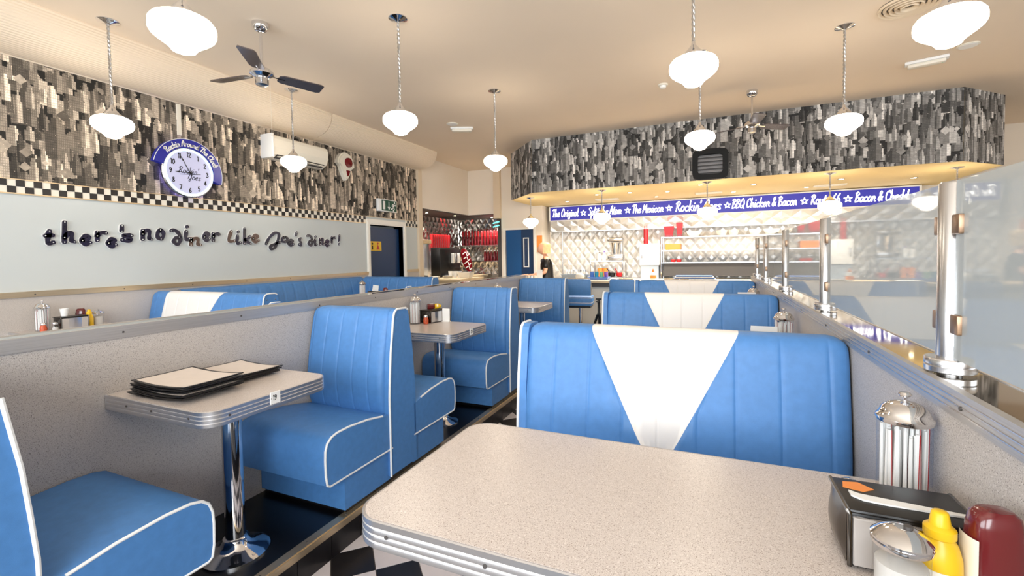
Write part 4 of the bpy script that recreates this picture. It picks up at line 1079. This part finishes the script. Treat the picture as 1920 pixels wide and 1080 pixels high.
part('end_cap', B().rbox(0, .21, -.475, -.44, -.15, .145, .012), 'white', ac)
part('outlet_flap', B().box(.115, .19, -.36, .36, -.128, -.118), 'offwhite', ac, False)
part('outlet_slot', B().add([(.11, -.38, -.1395), (.11, .38, -.1395), (.172, .38, -.0995), (.172, -.38, -.0995)], [(0, 1, 2, 3)]).add([(.113, -.38, -.1425), (.113, .38, -.1425), (.175, .38, -.1025), (.175, -.38, -.1025)], [(0, 1, 2, 3)]), 'dark_grey', ac, False)
al = thing('alarm_sounder', 'cream teardrop alarm box with red disc on the skyline paper', 'alarm', (XL, 5.36, 2.68))
P = [(.19*math.sin(a)*(.62+.38*math.cos(a)) if math.cos(a) < 0 else .17*math.sin(a), .21*math.cos(a)) for a in [2*PI*i/36 for i in range(36)]]
part('housing', B().prism(P, 'x', 0, .06).prism([(y*.9, z*.92) for y, z in P], 'x', .06, .085), 'offwhite', al, False)
part('red_lens', B().lathe([(.075, .085), (.072, .10), (.04, .112), (.003, .115)], (0, .03, .06), 24, 'x'), 'red_dark', al)
part('lower_lens', B().prism([(-.02, -.06), (.06, -.06), (.03, -.13), (.0, -.15)], 'x', .085, .092), 'red_dark', al, False)
ex = thing('exit_sign', 'green emergency exit sign with running man above the washroom door', 'exit sign', (XL, 6.33, 2.18))
part('housing', B().rbox(0, .06, -.24, .24, -.105, .105, .008), 'white', ex)
part('panel', B().box(.06, .063, -.17, .225, -.09, .09), 'exit_green', ex, False)
b = B().box(.063, .065, -.14, -.085, -.07, .07)
b.box(.063, .065, .01, .025, -.03, .07); b.prism([(-.02, -.02), (.055, -.02), (.0175, -.075)], 'x', .063, .065)
for st, w in (([(.15, .02), (.13, -.02)], .035), ([(.13, -.02), (.16, -.045), (.13, -.08)], .02), ([(.13, -.02), (.10, -.05), (.075, -.05)], .02), ([(.155, .03), (.19, .01), (.205, .03)], .016), ([(.15, .03), (.115, .03), (.10, .0)], .016)):
    ribbon(b, [Vector(p) for p in st], w, wput(.063), .002)
b.lathe([(.016, .063), (.016, .065)], (0, .17, .062), 12, 'x')
part('pictogram', b, 'white', ex, False)
# small pipe on the wallpaper above the clock
tag(part('conduit', B().box(0, .018, -.018, .018, 0, .32), 'offwhite', None, False, (XL+.004, 3.03, 2.61)), 'short pale cable duct running up from the wall clock', 'cable duct')

# ================================================================ soffit things: heater
ht = thing('heater', 'black framed louvred heater mounted on the papered soffit', 'heater', (.02, 7.295, 2.575))
b = B(); O = [(.24*math.copysign(abs(math.cos(a))**.35, math.cos(a)), .22*math.copysign(abs(math.sin(a))**.35, math.sin(a))) for a in [2*PI*i/40 for i in range(40)]]
I = [(x*.70, z*.66) for x, z in O]
for yy, k in ((-.09, 0), (0, 0)): b.v += [(x, yy, z) for x, z in O]+[(x, yy, z) for x, z in I]
for i in range(40):
    j = (i+1) % 40
    b.f += [(i, j, 40+j, 40+i), (80+i, 80+j, 120+j, 120+i), (i, j, 80+j, 80+i), (40+i, 40+j, 120+j, 120+i)]
part('frame', b, 'matt_black', ht, False)
part('back', B().box(-.17, .17, -.012, -.004, -.145, .145), 'dark_grey', ht, False)
for i in range(5):
    z = -.115+.055*i
    part('louvre', B().add([(-.165, -.07, z), (.165, -.07, z), (.165, -.03, z+.035), (-.165, -.03, z+.035), (-.165, -.067, z-.004), (.165, -.067, z-.004), (.165, -.027, z+.031), (-.165, -.027, z+.031)], [(0, 1, 2, 3), (4, 5, 6, 7), (0, 1, 5, 4), (2, 3, 7, 6), (0, 3, 7, 4), (1, 2, 6, 5)]), 'alu_line', ht, False)

# ================================================================ illuminated menu sign
sg = thing('menu_sign', 'long blue illuminated sign with white script lettering below the soffit', 'sign', (0, 9.53, 2.18))
part('box', B().box(-3.22, 3.2, 0, .10, -.155, .17), 'steel', sg, False)
part('panel', B().box(-3.19, 3.17, -.006, 0, -.135, .145), 'sign_blue', sg, False)
fb = B().box(-3.22, 3.2, -.012, 0, .145, .165).box(-3.22, 3.2, -.012, 0, -.155, -.135).box(-3.22, -3.19, -.012, 0, -.135, .145).box(3.17, 3.2, -.012, 0, -.135, .145)
part('frame', fb, 'white', sg, False)
SG = [('The Original', -3.15, -2.54), ('*', -2.5, -2.4), ('Split the Atom', -2.35, -1.63), ('*', -1.57, -1.48), ('The Mexican', -1.44, -.81), ('*', -.76, -.68), ("Rockin' Joes", -.6, .23), ('*', .29, .36), ('BBQ Chicken & Bacon', .4, 1.47), ('*', 1.52, 1.61), ('Route 66', 1.66, 2.11), ('*', 2.16, 2.25), ('Bacon & Cheddar', 2.3, 3.15)]
for s, x0, x1 in SG:
    b = B(); put = lambda u, v, d: (u, -.006-d, v)
    if s == '*': star(b, put, (x0+x1)/2, 0, .058, .012); part('star', b, 'sign_letter', sg, False)
    else:
        big = s.startswith('Rock'); h = .165 if not big else .19
        write(b, s, put, x0, -.06 if not big else -.07, h, x1-x0-.02, w=.105, shear=.2); part('lettering', b, 'sign_letter', sg, False)

# ================================================================ counter, stools
ct = thing('counter', 'long pale counter with wooden top below the pendant lamps', 'counter', (0, 7.75, ZF))
part('front_panel', B().box(-3.0, 3.4, -.25, -.23, .08, .94), 'offwhite', ct, False)
part('body', B().box(-3.0, 3.4, -.23, .28, 0, .96), 'cream', ct, False)
part('top', B().rbox(-3.05, 3.45, -.36, .32, .965, 1.008, .008), 'wood_counter', ct)
part('under_lip', B().box(-3.02, 3.42, -.32, -.25, .90, .965), 'dark_grey', ct, False)
part('foot_rail', B().tube([(-3.0, -.36, .25), (3.4, -.36, .25)], .025, 10), 'steel', ct)
ZT = ZF+1.008
def stool(label, x, y, rz):
    t = thing('counter_stool', label, 'stool', (x, y, ZF), rz, 'blue stools at the counter')
    part('seat', B().rbox(-.19, .19, -.18, .18, .66, .80, .02), 'vinyl', t)
    part('seat_band', B().rbox(-.194, .194, -.184, .184, .70, .712, .003, 1).rbox(-.194, .194, -.184, .184, .775, .785, .003, 1), 'alu_line', t)
    part('seat_pan', B().box(-.17, .17, -.16, .16, .63, .66), 'black', t, False)
    bk = part('backrest', B().rbox(-.18, .18, -.20, -.14, .82, 1.07, .02), 'vinyl', t)
    part('back_trim', B().tube([(-.18, -.17, .82), (-.18, -.17, 1.03), (-.16, -.17, 1.072), (.16, -.17, 1.072), (.18, -.17, 1.03), (.18, -.17, .82)], .009, 8), 'chrome', bk)
    part('pole', B().lathe([(.035, .02), (.035, .63)], n=16), 'chrome', t)
    part('floor_plate', B().lathe([(.21, 0), (.21, .01), (.06, .035), (.04, .04)], n=24), 'chrome', t)
    return t
ST = stool('blue counter stool with chrome trim beside the small tripod', -1.82, 6.85, .12)
dup(ST, (-1.14, 6.85, ZF), -.1, 'blue counter stool behind the second wedge bench')
dup(ST, (-.42, 6.85, ZF), .05, 'blue counter stool directly behind the last wedge bench')
tp = thing('tripod', 'small black tripod standing on the floor by the counter stools', 'tripod', (-1.335, 5.95, ZF))
part('head', B().lathe([(.015, .78), (.02, .80), (.018, .83), (.012, .84)], n=12).box(-.035, .035, -.02, .02, .838, .858).tube([(-.04, 0, .81), (.0, 0, .81)], .008, 6), 'black', tp)
part('centre_column', B().lathe([(.018, .62), (.022, .65), (.016, .67), (.016, .78), (.022, .785)], n=12).tube([(0, 0, .5), (0, 0, .64)], .012, 8), 'black', tp)
for a in (math.radians(-170), math.radians(-50), math.radians(70)):
    ca, sa = math.cos(a), math.sin(a)
    part('leg', B().tube([(.015*ca, .015*sa, .64), (.12*ca, .12*sa, .34), (.24*ca, .24*sa, 0)], [.017, .013, .010], 8), 'black', tp)
# things on the counter
def tote(x, y, w, d, h, name, label, cat, m):
    t = thing(name, label, cat, (x, y, ZT))
    part('tub', B().box(-w, w, -d, d, 0, .006).box(-w, w, -d, -d+.006, 0, h).box(-w, w, d-.006, d, 0, h).box(-w, -w+.006, -d, d, 0, h).box(w-.006, w, -d, d, 0, h), m, t, False)
    part('rim', B().box(-w-.012, w+.012, -d-.012, -d, h-.012, h).box(-w-.012, w+.012, d, d+.012, h-.012, h).box(-w-.012, -w, -d, d, h-.012, h).box(w, w+.012, -d, d, h-.012, h), m, t, False)
    return t
tote(-2.13, 7.7, .22, .12, .09, 'cutlery_tub', 'grey plastic tub of cutlery on the counter', 'tub', 'grey_plastic')
random.seed(5)
for i in range(9):
    x = -2.30+i*.042
    t = thing('fork', 'steel fork in the grey cutlery tub', 'cutlery', (x, 7.70, ZT+.007), random.uniform(-.5, .5), 'cutlery in the grey tub')
    part('handle', B().tube([(0, 0, 0), (.01, 0, .10), (.012, 0, .13)], .004, 6), 'steel', t)
    part('tines', B().box(.002, .026, -.003, .003, .13, .16), 'steel', t, False)
cl = B().grid(lambda u, v: (-.075+u*.15, -.05+v*.1, .10+.03*math.sin(u*PI)+.012*math.sin(u*9+v*7)), 12, 8).grid(lambda u, v: (-.08+u*.16, -.055+v*.11, .072+.004*math.sin(u*9+v*7)), 12, 8)
tag(part('cloth', B().ball((0, 0, .06), .085, 14, (.95, .7, .72)), 'offwhite', None, 'all', (-2.0, 7.50, ZT)), 'crumpled white cloth beside the cutlery tub', 'cloth')
tote(-1.71, 7.66, .16, .10, .045, 'cup_crate', 'blue plastic crate of coloured cups on the counter', 'crate', 'blue_plastic')
for i, (m, lab) in enumerate((('blue_plastic', 'blue plastic beaker in the crate next to the cloth'), ('teal', 'teal plastic beaker in the blue crate'), ('green', 'green plastic beaker in the blue crate'), ('purple', 'purple plastic beaker in the blue crate'))):
    t = thing('beaker', lab, 'cup', (-1.83+.08*i, 7.66, ZT+.007), 0, 'beakers in the blue crate')
    part('body', B().lathe([(.028, 0), (.035, .12), (.037, .125), (.033, .125), (.026, .006)], n=16), m, t)
t = thing('sauce_bottle', 'white and orange squeeze bottle standing on the counter', 'bottle', (-.82, 7.6, ZT))
part('body', B().lathe([(.045, 0), (.048, .01), (.048, .09), (.03, .12), (.02, .13)], n=16), 'white', t)
part('sleeve', B().lathe([(.049, .03), (.049, .08)], n=16, cap=False), 'orange', t)
part('nozzle', B().lathe([(.02, .13), (.018, .145), (.006, .18)], n=12), 'orange', t)
t = thing('plate_stack', 'stack of pale blue trays and white plates on the counter', 'trays', (-.18, 7.62, ZT))
for i in range(5):
    part('tray', B().rbox(-.34+.01*i, .30-.015*i, -.12, .12, .016*i, .016*i+.012, .005, 1), 'blue_plastic' if i % 2 == 0 else 'white', t)
t = thing('menu_holder', 'white card holder standing on the counter in front of the waitress', 'card holder', (-2.77, 7.62, ZT))
part('card', B().box(-.055, .055, -.004, .004, .004, .17), 'white', t, False); part('foot', B().box(-.06, .06, -.04, .04, 0, .006), 'white', t, False)
t = thing('cup_rack', 'small cluster of upturned cups at the counter end by the blue door', 'cups', (-2.92, 7.55, ZT))
for i in range(4):
    part('cup', B().lathe([(.032, 0), (.024, .07), (.012, .072)], (-.09+.06*i, 0, 0), 14), 'offwhite' if i % 2 else 'chrome', t)

# ================================================================ kitchen behind the counter
ZK = ZF
tag(part('work_bench', B().box(-3.1, 3.4, 9.05, 9.72, ZF, .76).box(-3.12, 3.42, 9.0, 9.74, .76, .80), 'steel', None, False), 'stainless work bench along the quilted kitchen wall', 'work bench')
tag(part('steel_pole', B().lathe([(.014, .80), (.014, 1.785)], (-2.93, 9.55, 0), 12), 'steel'), 'thin steel pole rising from the work bench to the quilted band', 'pole')
def rack(name, label, x0, x1, y0, y1, z0, z1, shelves, r=.014):
    t = thing(name, label, 'shelf unit', ((x0+x1)/2, (y0+y1)/2, z0)); cx, cy = (x0+x1)/2, (y0+y1)/2
    for x in (x0, x1):
        for y in (y0, y1): part('upright', B().lathe([(r, 0), (r, z1-z0)], (x-cx, y-cy, 0), 10), 'chrome', t)
    for z in shelves: part('shelf', B().box(x0-cx-.01, x1-cx+.01, y0-cy-.01, y1-cy+.01, z-z0-.02, z-z0), 'steel', t, False)
    return t
rack('wire_rack', 'small chrome rack carrying the mixer behind the counter', -2.23, -1.58, 9.2, 9.6, .80, 1.16, (.83, 1.16))
mx = thing('stand_mixer', 'silver milkshake mixer on top of the small chrome rack', 'mixer', (-1.74, 9.4, 1.16))
part('base', B().rbox(-.16, .16, -.12, .12, 0, .12, .03), 'steel', mx)
part('head', B().rbox(-.17, .15, -.10, .10, .38, .47, .035), 'steel', mx)
part('cup', B().lathe([(.07, .13), (.09, .34), (.095, .36)], (-.02, -.02, 0), 20), 'chrome', mx)
part('stand', B().rbox(.08, .14, -.05, .05, .1, .4, .015), 'steel', mx)
for i, (x, h, m, lab) in enumerate(((-2.17, .24, 'grey_plastic', 'tall pale bottle on the chrome rack beside the mixer'), (-2.08, .17, 'dark_grey', 'dark jar on the chrome rack beside the mixer'), (-1.98, .19, 'purple', 'purple-capped bottle on the chrome rack'))):
    t = thing('bottle', lab, 'bottle', (x, 9.38, 1.16), 0, 'bottles on the chrome rack')
    part('body', B().lathe([(.036, 0), (.038, .01), (.038, h*.6), (.016, h*.82), (.016, h*.9)], n=14), 'glass' if i == 0 else 'white', t); part('cap', B().lathe([(.018, h*.88), (.018, h)], n=12), m, t)
for x in (-2.06, -1.95):
    tag(part('paper_cup', B().lathe([(.04, 0), (.055, .17), (.057, .172), (.052, .172), (.038, .005)], n=16), 'orange', None, True, (x, 9.34, .83)), 'orange cup on the lower shelf of the chrome rack', 'cup', 'orange cups')
for x, m, lab in ((-1.82, 'black', 'black pan on the lower shelf of the chrome rack'), (-1.66, 'red', 'red pan on the lower shelf of the chrome rack')):
    t = thing('pan', lab, 'pan', (x, 9.34, .83)); part('bowl', B().lathe([(.05, 0), (.07, .02), (.075, .08), (.07, .08), (.05, .01)], n=18), m, t); part('handle', B().tube([(-.03, -.05, .08), (-.08, -.10, .17)], .010, 6), m, t)
fr = thing('ice_machine', 'white box-shaped appliance between chrome rack and pass shelves', 'appliance', (-1.06, 9.4, .80))
part('body', B().rbox(-.19, .19, -.2, .2, .26, .68, .012), 'white', fr); part('stand', B().box(-.17, .17, -.18, .18, 0, .26), 'grey_plastic', fr, False); part('door_handle', B().rbox(-.15, -.13, -.22, -.2, .4, .56, .004), 'steel', fr)
t = thing('utensil_holder', 'red tube of utensils standing on the white appliance', 'utensils', (-1.15, 9.4, 1.48))
part('tube', B().lathe([(.045, 0), (.045, .30), (.04, .30), (.04, .01)], n=14), 'red', t); part('utensils', B().tube([(0, 0, .01), (.02, 0, .37)], .008, 6).tube([(.01, .01, .01), (-.025, 0, .36)], .008, 6), 'red', t)
ps = rack('pass_shelf', 'chrome pass shelves full of bowls in front of the quilted wall', -.83, 1.25, 9.1, 9.5, .80, 1.60, (1.12, 1.35, 1.60), .02)
tag(part('warmer_drawer', B().box(-.80, 1.22, 9.14, 9.48, .86, 1.098).box(-.5, -.3, 9.125, 9.14, 1.05, 1.07).box(.6, .8, 9.125, 9.14, 1.05, 1.07), 'dark_grey', None, False), 'dark warming unit below the pass shelves', 'warmer')
tag(part('tray_paper', B().rbox(-.76, -.48, 9.15, 9.4, 1.35, 1.47, .01), 'orange', None), 'orange box lying on the middle pass shelf', 'box')
for x0, x1, h, lab in ((-.80, -.61, .21, 'wide red fry-carton stack on the pass shelf'), (-.57, -.45, .27, 'tall red fry-carton stack on the pass shelf')):
    c = (x0+x1)/2; w = (x1-x0)/2
    t = thing('carton', lab, 'cartons', (c, 9.3, 1.60)); part('stack', B().add([(-w*.7, -.05, 0), (w*.7, -.05, 0), (w*.7, .05, 0), (-w*.7, .05, 0), (-w, -.07, h), (w, -.07, h), (w, .07, h), (-w, .07, h)], [(0, 1, 2, 3), (4, 5, 6, 7), (0, 1, 5, 4), (1, 2, 6, 5), (2, 3, 7, 6), (3, 0, 4, 7)]), 'red', t, False)
    part('label_band', B().box(-w*.72, w*.72, -.066, -.062, h*.05, h*.2), 'red_dark', t, False)
for x, r in ((-.26, .13), (.22, .10), (.42, .09), (.77, .10), (1.03, .13)):
    tag(part('bowl', B().lathe([(r*.5, 0), (r*.75, .02), (r*.95, .07), (r, .10), (r*.96, .10), (r*.7, .03), (r*.3, .012)], n=22), 'offwhite', None, True, (x, 9.28, 1.60)), 'cream bowl stack on the top pass shelf', 'bowl', 'bowls on the top pass shelf')
for x in (-.62, -.52):
    tag(part('ramekin', B().lathe([(.04, 0), (.05, .05), (.047, .05), (.038, .006)], n=16), 'red', None, True, (x, 9.2, 1.12)), 'small red ramekin on the lowest pass shelf', 'ramekin', 'red ramekins')
tag(part('notice', B().box(-3.42, -3.30, 9.268, 9.279, 1.46, 1.72).box(-3.41, -3.31, 9.262, 9.268, 1.36, 1.45), 'orange', None, False), 'orange notice on the wall beside the blue kitchen door', 'notice')

# ================================================================ drinks alcove
tag(part('alcove_counter', B().box(-5.9, -4.5, 7.75, 8.7, ZF, .80).box(-5.9, -4.95, 8.7, 9.9, ZF, .80).box(-5.92, -4.45, 7.7, 8.72, .80, .845).box(-5.92, -4.92, 8.72, 9.9, .80, .845), 'wood_counter', None, False), 'drinks station counter inside the quilted alcove', 'counter')
su = thing('shelf_unit', 'steel shelves on the alcove back wall', 'shelves', (-5.16, 10.1, ZF))
for z in (1.535, 1.15): part('shelf', B().box(-.70, .70, -.15, .18, z-ZF, z-ZF+.025), 'steel', su, False)
part('cupboard', B().box(-.70, .70, -.10, .18, 0, .99), 'steel', su, False)
part('upright', B().box(.66, .70, -.10, .18, .99, 1.745), 'steel', su, False)
t0 = None
for k in range(14):
    x = -5.72+k*.088
    if t0 is None:
        t0 = thing('bottle', 'red bottle in the upper alcove row', 'bottle', (x, 10.1, 1.56), 0, 'red bottles on the upper alcove shelf')
        part('body', B().lathe([(.034, 0), (.037, .01), (.037, .20), (.025, .24), (.022, .33)], n=12), 'red_dark', t0)
        part('cap', B().lathe([(.030, .20), (.030, .34), (.02, .36)], n=12), 'red', t0)
    else: dup(t0, (x, 10.1, 1.56))
t1 = None
for k in range(7):
    x = -5.1+k*.088
    if t1 is None:
        t1 = thing('bottle', 'dark red bottle in the lower alcove row', 'bottle', (x, 10.1, 1.175), 0, 'red bottles on the lower alcove shelf')
        part('body', B().lathe([(.034, 0), (.036, .01), (.036, .17), (.018, .22), (.018, .24)], n=12), 'red_dark', t1)
        part('cap', B().lathe([(.02, .23), (.02, .26)], n=10), 'white', t1)
    else: dup(t1, (x, 10.1, 1.175))
gg = None
for k in range(8):
    x = -5.75+k*.078
    if gg is None: gg = tag(part('sundae_glass', B().lathe([(.03, 0), (.01, .01), (.01, .05), (.033, .09), (.038, .22), (.035, .22), (.028, .09)], n=14), 'glass', None, True, (x, 10.08, 1.175)), 'clear sundae glass beside the dark red bottles', 'glass', 'sundae glasses in the alcove')
    else:
        c = gg.copy(); C.objects.link(c); c.location = (x, 10.08, 1.175)
dm = thing('drinks_machine', 'tall black drinks machine in the alcove', 'drinks machine', (-5.55, 8.72, .845))
part('cabinet', B().rbox(-.28, .28, -.42, .42, 0, .64, .015), 'black', dm); part('drip_tray', B().rbox(.28, .42, -.38, .38, 0, .05, .008), 'steel', dm)
for i in range(3): part('tap', B().rbox(.28, .34, .02+i*.12, .08+i*.12, .30, .52, .006), 'steel' if i % 2 else 'white', dm)
part('lid_panel', B().box(-.27, .285, -.41, .41, .60, .645), 'dark_grey', dm, False)
fg = thing('drinks_fridge', 'narrow steel upright with wooden top at the alcove corner', 'fridge', (-5.55, 7.86, .845))
part('cabinet', B().rbox(-.25, .25, -.14, .14, 0, .72, .01), 'steel', fg); part('top', B().rbox(-.26, .26, -.15, .15, .72, .80, .01), 'wood_counter', fg)
for k in range(9):
    y = 8.06+k*.085
    tag(part('cup_stack', B().lathe([(.030, 0), (.042, .26), (.044, .28), (.03, .29)], n=12), 'red', None, True, (-5.5, 8.34+k*.085, 1.492)), 'stack of red paper cups on the drinks machine', 'cups', 'red cup stacks')
sl = thing('slush_machine', 'oval red and white drinks sign on a stand in the alcove', 'sign', (-5.22, 9.36, .845), -.3)
part('board', B().add(*(lambda P: ([(x, y, z) for y in (-.02, .02) for x, z in P], [tuple(range(24)), tuple(range(24, 48))]+[(i, (i+1) % 24, 24+(i+1) % 24, 24+i) for i in range(24)]))([(.14*math.cos(2*PI*i/24)-.1*math.sin(2*PI*i/24), .36+.27*math.sin(2*PI*i/24)) for i in range(24)])), 'red_dark', sl, False)
b = B()
for k in range(4): ribbon(b, smooth_path([(-.10+.03*k, .50-.11*k), (0+.03*k, .54-.11*k), (.05+.03*k, .46-.11*k), (.12+.02*k, .50-.11*k)]), .02, lambda u, v, d: (u, -.02-d, v), .002)
part('swirl', b, 'white', sl, False); part('stand', B().box(-.02, .02, -.015, .015, .0, .12).rbox(-.1, .1, -.06, .06, 0, .015, .004, 1), 'steel', sl)
for k in range(3):
    tag(part('paper_cup', B().lathe([(.035, 0), (.05, .13), (.052, .135), (.048, .135), (.033, .005)], n=16), 'white', None, True, (-5.02+k*.108, 8.3, .845)), 'white cup stack at the front of the alcove counter', 'cup', 'white cups on the alcove counter')
for k, x in enumerate((-5.16, -5.0)):
    t = thing('plate_pile', 'low pile of white plates on the alcove counter', 'plates', (x+.0, 7.92+.22*k, .845), 0, 'plate piles in the alcove')
    for q in range(4): part('plate', B().lathe([(.06, .01*q), (.10, .01*q+.012), (.10, .01*q+.015), (.055, .01*q+.006)], n=20), 'offwhite', t)
t = thing('caddy', 'pale plastic caddy with blue cloth at the alcove entrance', 'caddy', (-4.62, 8.25, .845))
part('tub', B().add([(-.10, -.08, 0), (.10, -.08, 0), (.10, .08, 0), (-.10, .08, 0), (-.15, -.11, .12), (.15, -.11, .12), (.15, .11, .12), (-.15, .11, .12)], [(0, 1, 2, 3), (0, 1, 5, 4), (1, 2, 6, 5), (2, 3, 7, 6), (3, 0, 4, 7)]), 'offwhite', t, False)
part('cloth', B().grid(lambda u, v: (-.10+u*.2, -.09+v*.18, .10+.03*math.sin(u*5)*math.cos(v*4)), 10, 10), 'blue_plastic', t)
t = thing('neon_strip', 'teal neon tubes glowing at the alcove corner', 'neon light', (-4.36, 9.22, 2.02))
for k in range(2): part('tube', B().tube([(-.08, 0, -.08*k), (.0, -.015, .02-.08*k), (.07, -.01, .03-.08*k)], .012, 8), 'neon_teal', t)
part('bracket', B().box(-.03, .03, .0, .06, -.11, .06), 'steel', t, False)

# ================================================================ the waitress behind the counter
def skin(name, V, E, m, parent, sub=2):
    me = bpy.data.meshes.new(name); me.from_pydata([v[0] for v in V], E, []); me.materials.append(MATS[m])
    o = bpy.data.objects.new(name, me); link(o, parent)
    md = o.modifiers.new('skin', 'SKIN'); md.use_smooth_shade = True
    for i, v in enumerate(V):
        r = v[1]; me.skin_vertices[0].data[i].radius = r if isinstance(r, tuple) else (r, r)
        me.skin_vertices[0].data[i].use_root = (i == 0)
    s = o.modifiers.new('sub', 'SUBSURF'); s.levels = sub; s.render_levels = sub
    return o
pr = thing('person', 'blonde person in a black top standing behind the counter, facing the blue door', 'person', (-2.93, 8.5, ZF), .4)
pr.scale = (1.06, 1.12, 1)
# facing -x; local frame: x forward is negative
V = [((0, 0, .90), .10), ((0.0, 0, 1.08), .085), ((-.01, 0, 1.25), .09), ((-.01, 0, 1.36), .075), ((-.03, 0, 1.42), .042), ((-.05, 0, 1.47), .042),
     ((-.02, -.16, 1.345), .045), ((-.05, -.20, 1.10), .038), ((-.26, -.16, 1.04), .028), ((-.34, -.14, 1.05), .018),
     ((-.02, .16, 1.345), .045), ((-.05, .20, 1.10), .038), ((-.26, .16, 1.04), .028), ((-.34, .14, 1.05), .018),
     ((0, -.085, .84), .085), ((-.01, -.09, .46), .055), ((.01, -.09, .08), .036), ((-.12, -.09, .03), .032),
     ((0, .085, .84), .085), ((-.01, .09, .46), .055), ((.01, .09, .08), .036), ((-.12, .09, .03), .032)]
E = [(0, 1), (1, 2), (2, 3), (3, 4), (4, 5), (3, 6), (6, 7), (7, 8), (8, 9), (3, 10), (10, 11), (11, 12), (12, 13), (0, 14), (14, 15), (15, 16), (16, 17), (0, 18), (18, 19), (19, 20), (20, 21)]
bd = skin('body', V, E, 'skin', pr)
top_ = [((0, 0, .80), .155), ((0, 0, 1.08), .125), ((-.01, 0, 1.25), .135), ((-.015, 0, 1.375), .105),
        ((-.02, -.165, 1.35), .068), ((-.045, -.20, 1.17), .058), ((-.02, .165, 1.35), .068), ((-.045, .20, 1.17), .058)]
skin('top', top_, [(0, 1), (1, 2), (2, 3), (3, 4), (4, 5), (3, 6), (6, 7)], 'black', pr)
tr = [((0, 0, .90), .135), ((0, -.085, .82), .098), ((-.01, -.09, .46), .066), ((.01, -.09, .09), .05), ((0, .085, .82), .098), ((-.01, .09, .46), .066), ((.01, .09, .09), .05)]
skin('trousers', tr, [(0, 1), (1, 2), (2, 3), (0, 4), (4, 5), (5, 6)], 'black', pr)
# head: shaped mesh with nose, brow, chin
b = B()
prof_h = [(.0, -.125, .012), (.0, -.115, .04), (-.008, -.09, .062), (-.008, -.05, .076), (0, 0, .084), (.004, .04, .086), (.006, .075, .078), (.008, .10, .056), (.01, .115, .02)]
N = 20
for ox, z, r in prof_h:
    for i in range(N):
        a = 2*PI*i/N; ca, sa = math.cos(a), math.sin(a)
        x = r*1.14*ca+ox; y = r*.86*sa
        f = max(0, -ca)**8
        if -.03 <= z <= .0: x -= f*.020
        if -.06 <= z < -.03: x -= f*.016
        if z <= -.09: x -= max(0, -ca)**3*.012
        b.v.append((x, y, z))
for j in range(len(prof_h)-1):
    for i in range(N): b.f.append((j*N+i, j*N+(i+1) % N, (j+1)*N+(i+1) % N, (j+1)*N+i))
b.f.append(tuple(range(N))); b.f.append(tuple((len(prof_h)-1)*N+i for i in range(N)))
b.ball((.01, -.074, -.015), .02, 10, (.7, .4, 1)).ball((.01, .074, -.015), .02, 10, (.7, .4, 1))
hd = part('head', b, 'skin', pr, 'all', (-.06, 0, 1.575))
part('eye', B().ball((-.083, -.03, .005), .009, 10).ball((-.083, .03, .005), .009, 10), 'ink', hd, 'all')
part('mouth', B().ball((-.094, 0, -.068), .016, 10, (.45, 1, .35)), 'red_dark', hd, 'all')
b = B().ball((.018, 0, .022), .105, 18, (1.0, .92, 1.0)); b.v = [v for v in b.v]
b2 = B()
for i in range(17):
    for j in range(13):
        th = -1.95+3.9*i/16; ph = j/12
        z = .118*math.cos(ph*1.55)+(-.0) if ph < .75 else .118*math.cos(.75*1.55)-(ph-.75)*.62
        rr = .098*math.sin(min(1, ph/.7)*PI/2)
        b2.v.append((.020+rr*1.12*math.cos(th), rr*.98*math.sin(th), z))
for i in range(16):
    for j in range(12): b2.f.append((i*13+j, (i+1)*13+j, (i+1)*13+j+1, i*13+j+1))
part('hair', b2, 'hair', hd, 'all')
for s in (-1, 1):
    h0 = Vector((-.34, s*.14, 1.05))
    hv = [((h0.x, h0.y, h0.z), .02), ((h0.x-.045, h0.y, h0.z-.002), (.032, .016)), ((h0.x-.085, h0.y, h0.z-.006), (.034, .014))]
    he = [(0, 1), (1, 2)]
    for q, (dy, L) in enumerate(((-.03, .055), (-.01, .068), (.01, .064), (.03, .05))):
        k = len(hv); hv += [((h0.x-.095, h0.y+dy, h0.z-.006), .0095), ((h0.x-.095-L*.55, h0.y+dy*1.1, h0.z-.008), .009), ((h0.x-.095-L, h0.y+dy*1.1, h0.z-.022), .008)]
        he += [(2, k), (k, k+1), (k+1, k+2)]
    k = len(hv); hv += [((h0.x-.035, h0.y-s*.035, h0.z-.002), .011), ((h0.x-.07, h0.y-s*.058, h0.z-.012), .010)]; he += [(1, k), (k, k+1)]
    skin('hand', hv, he, 'skin', pr, 1)
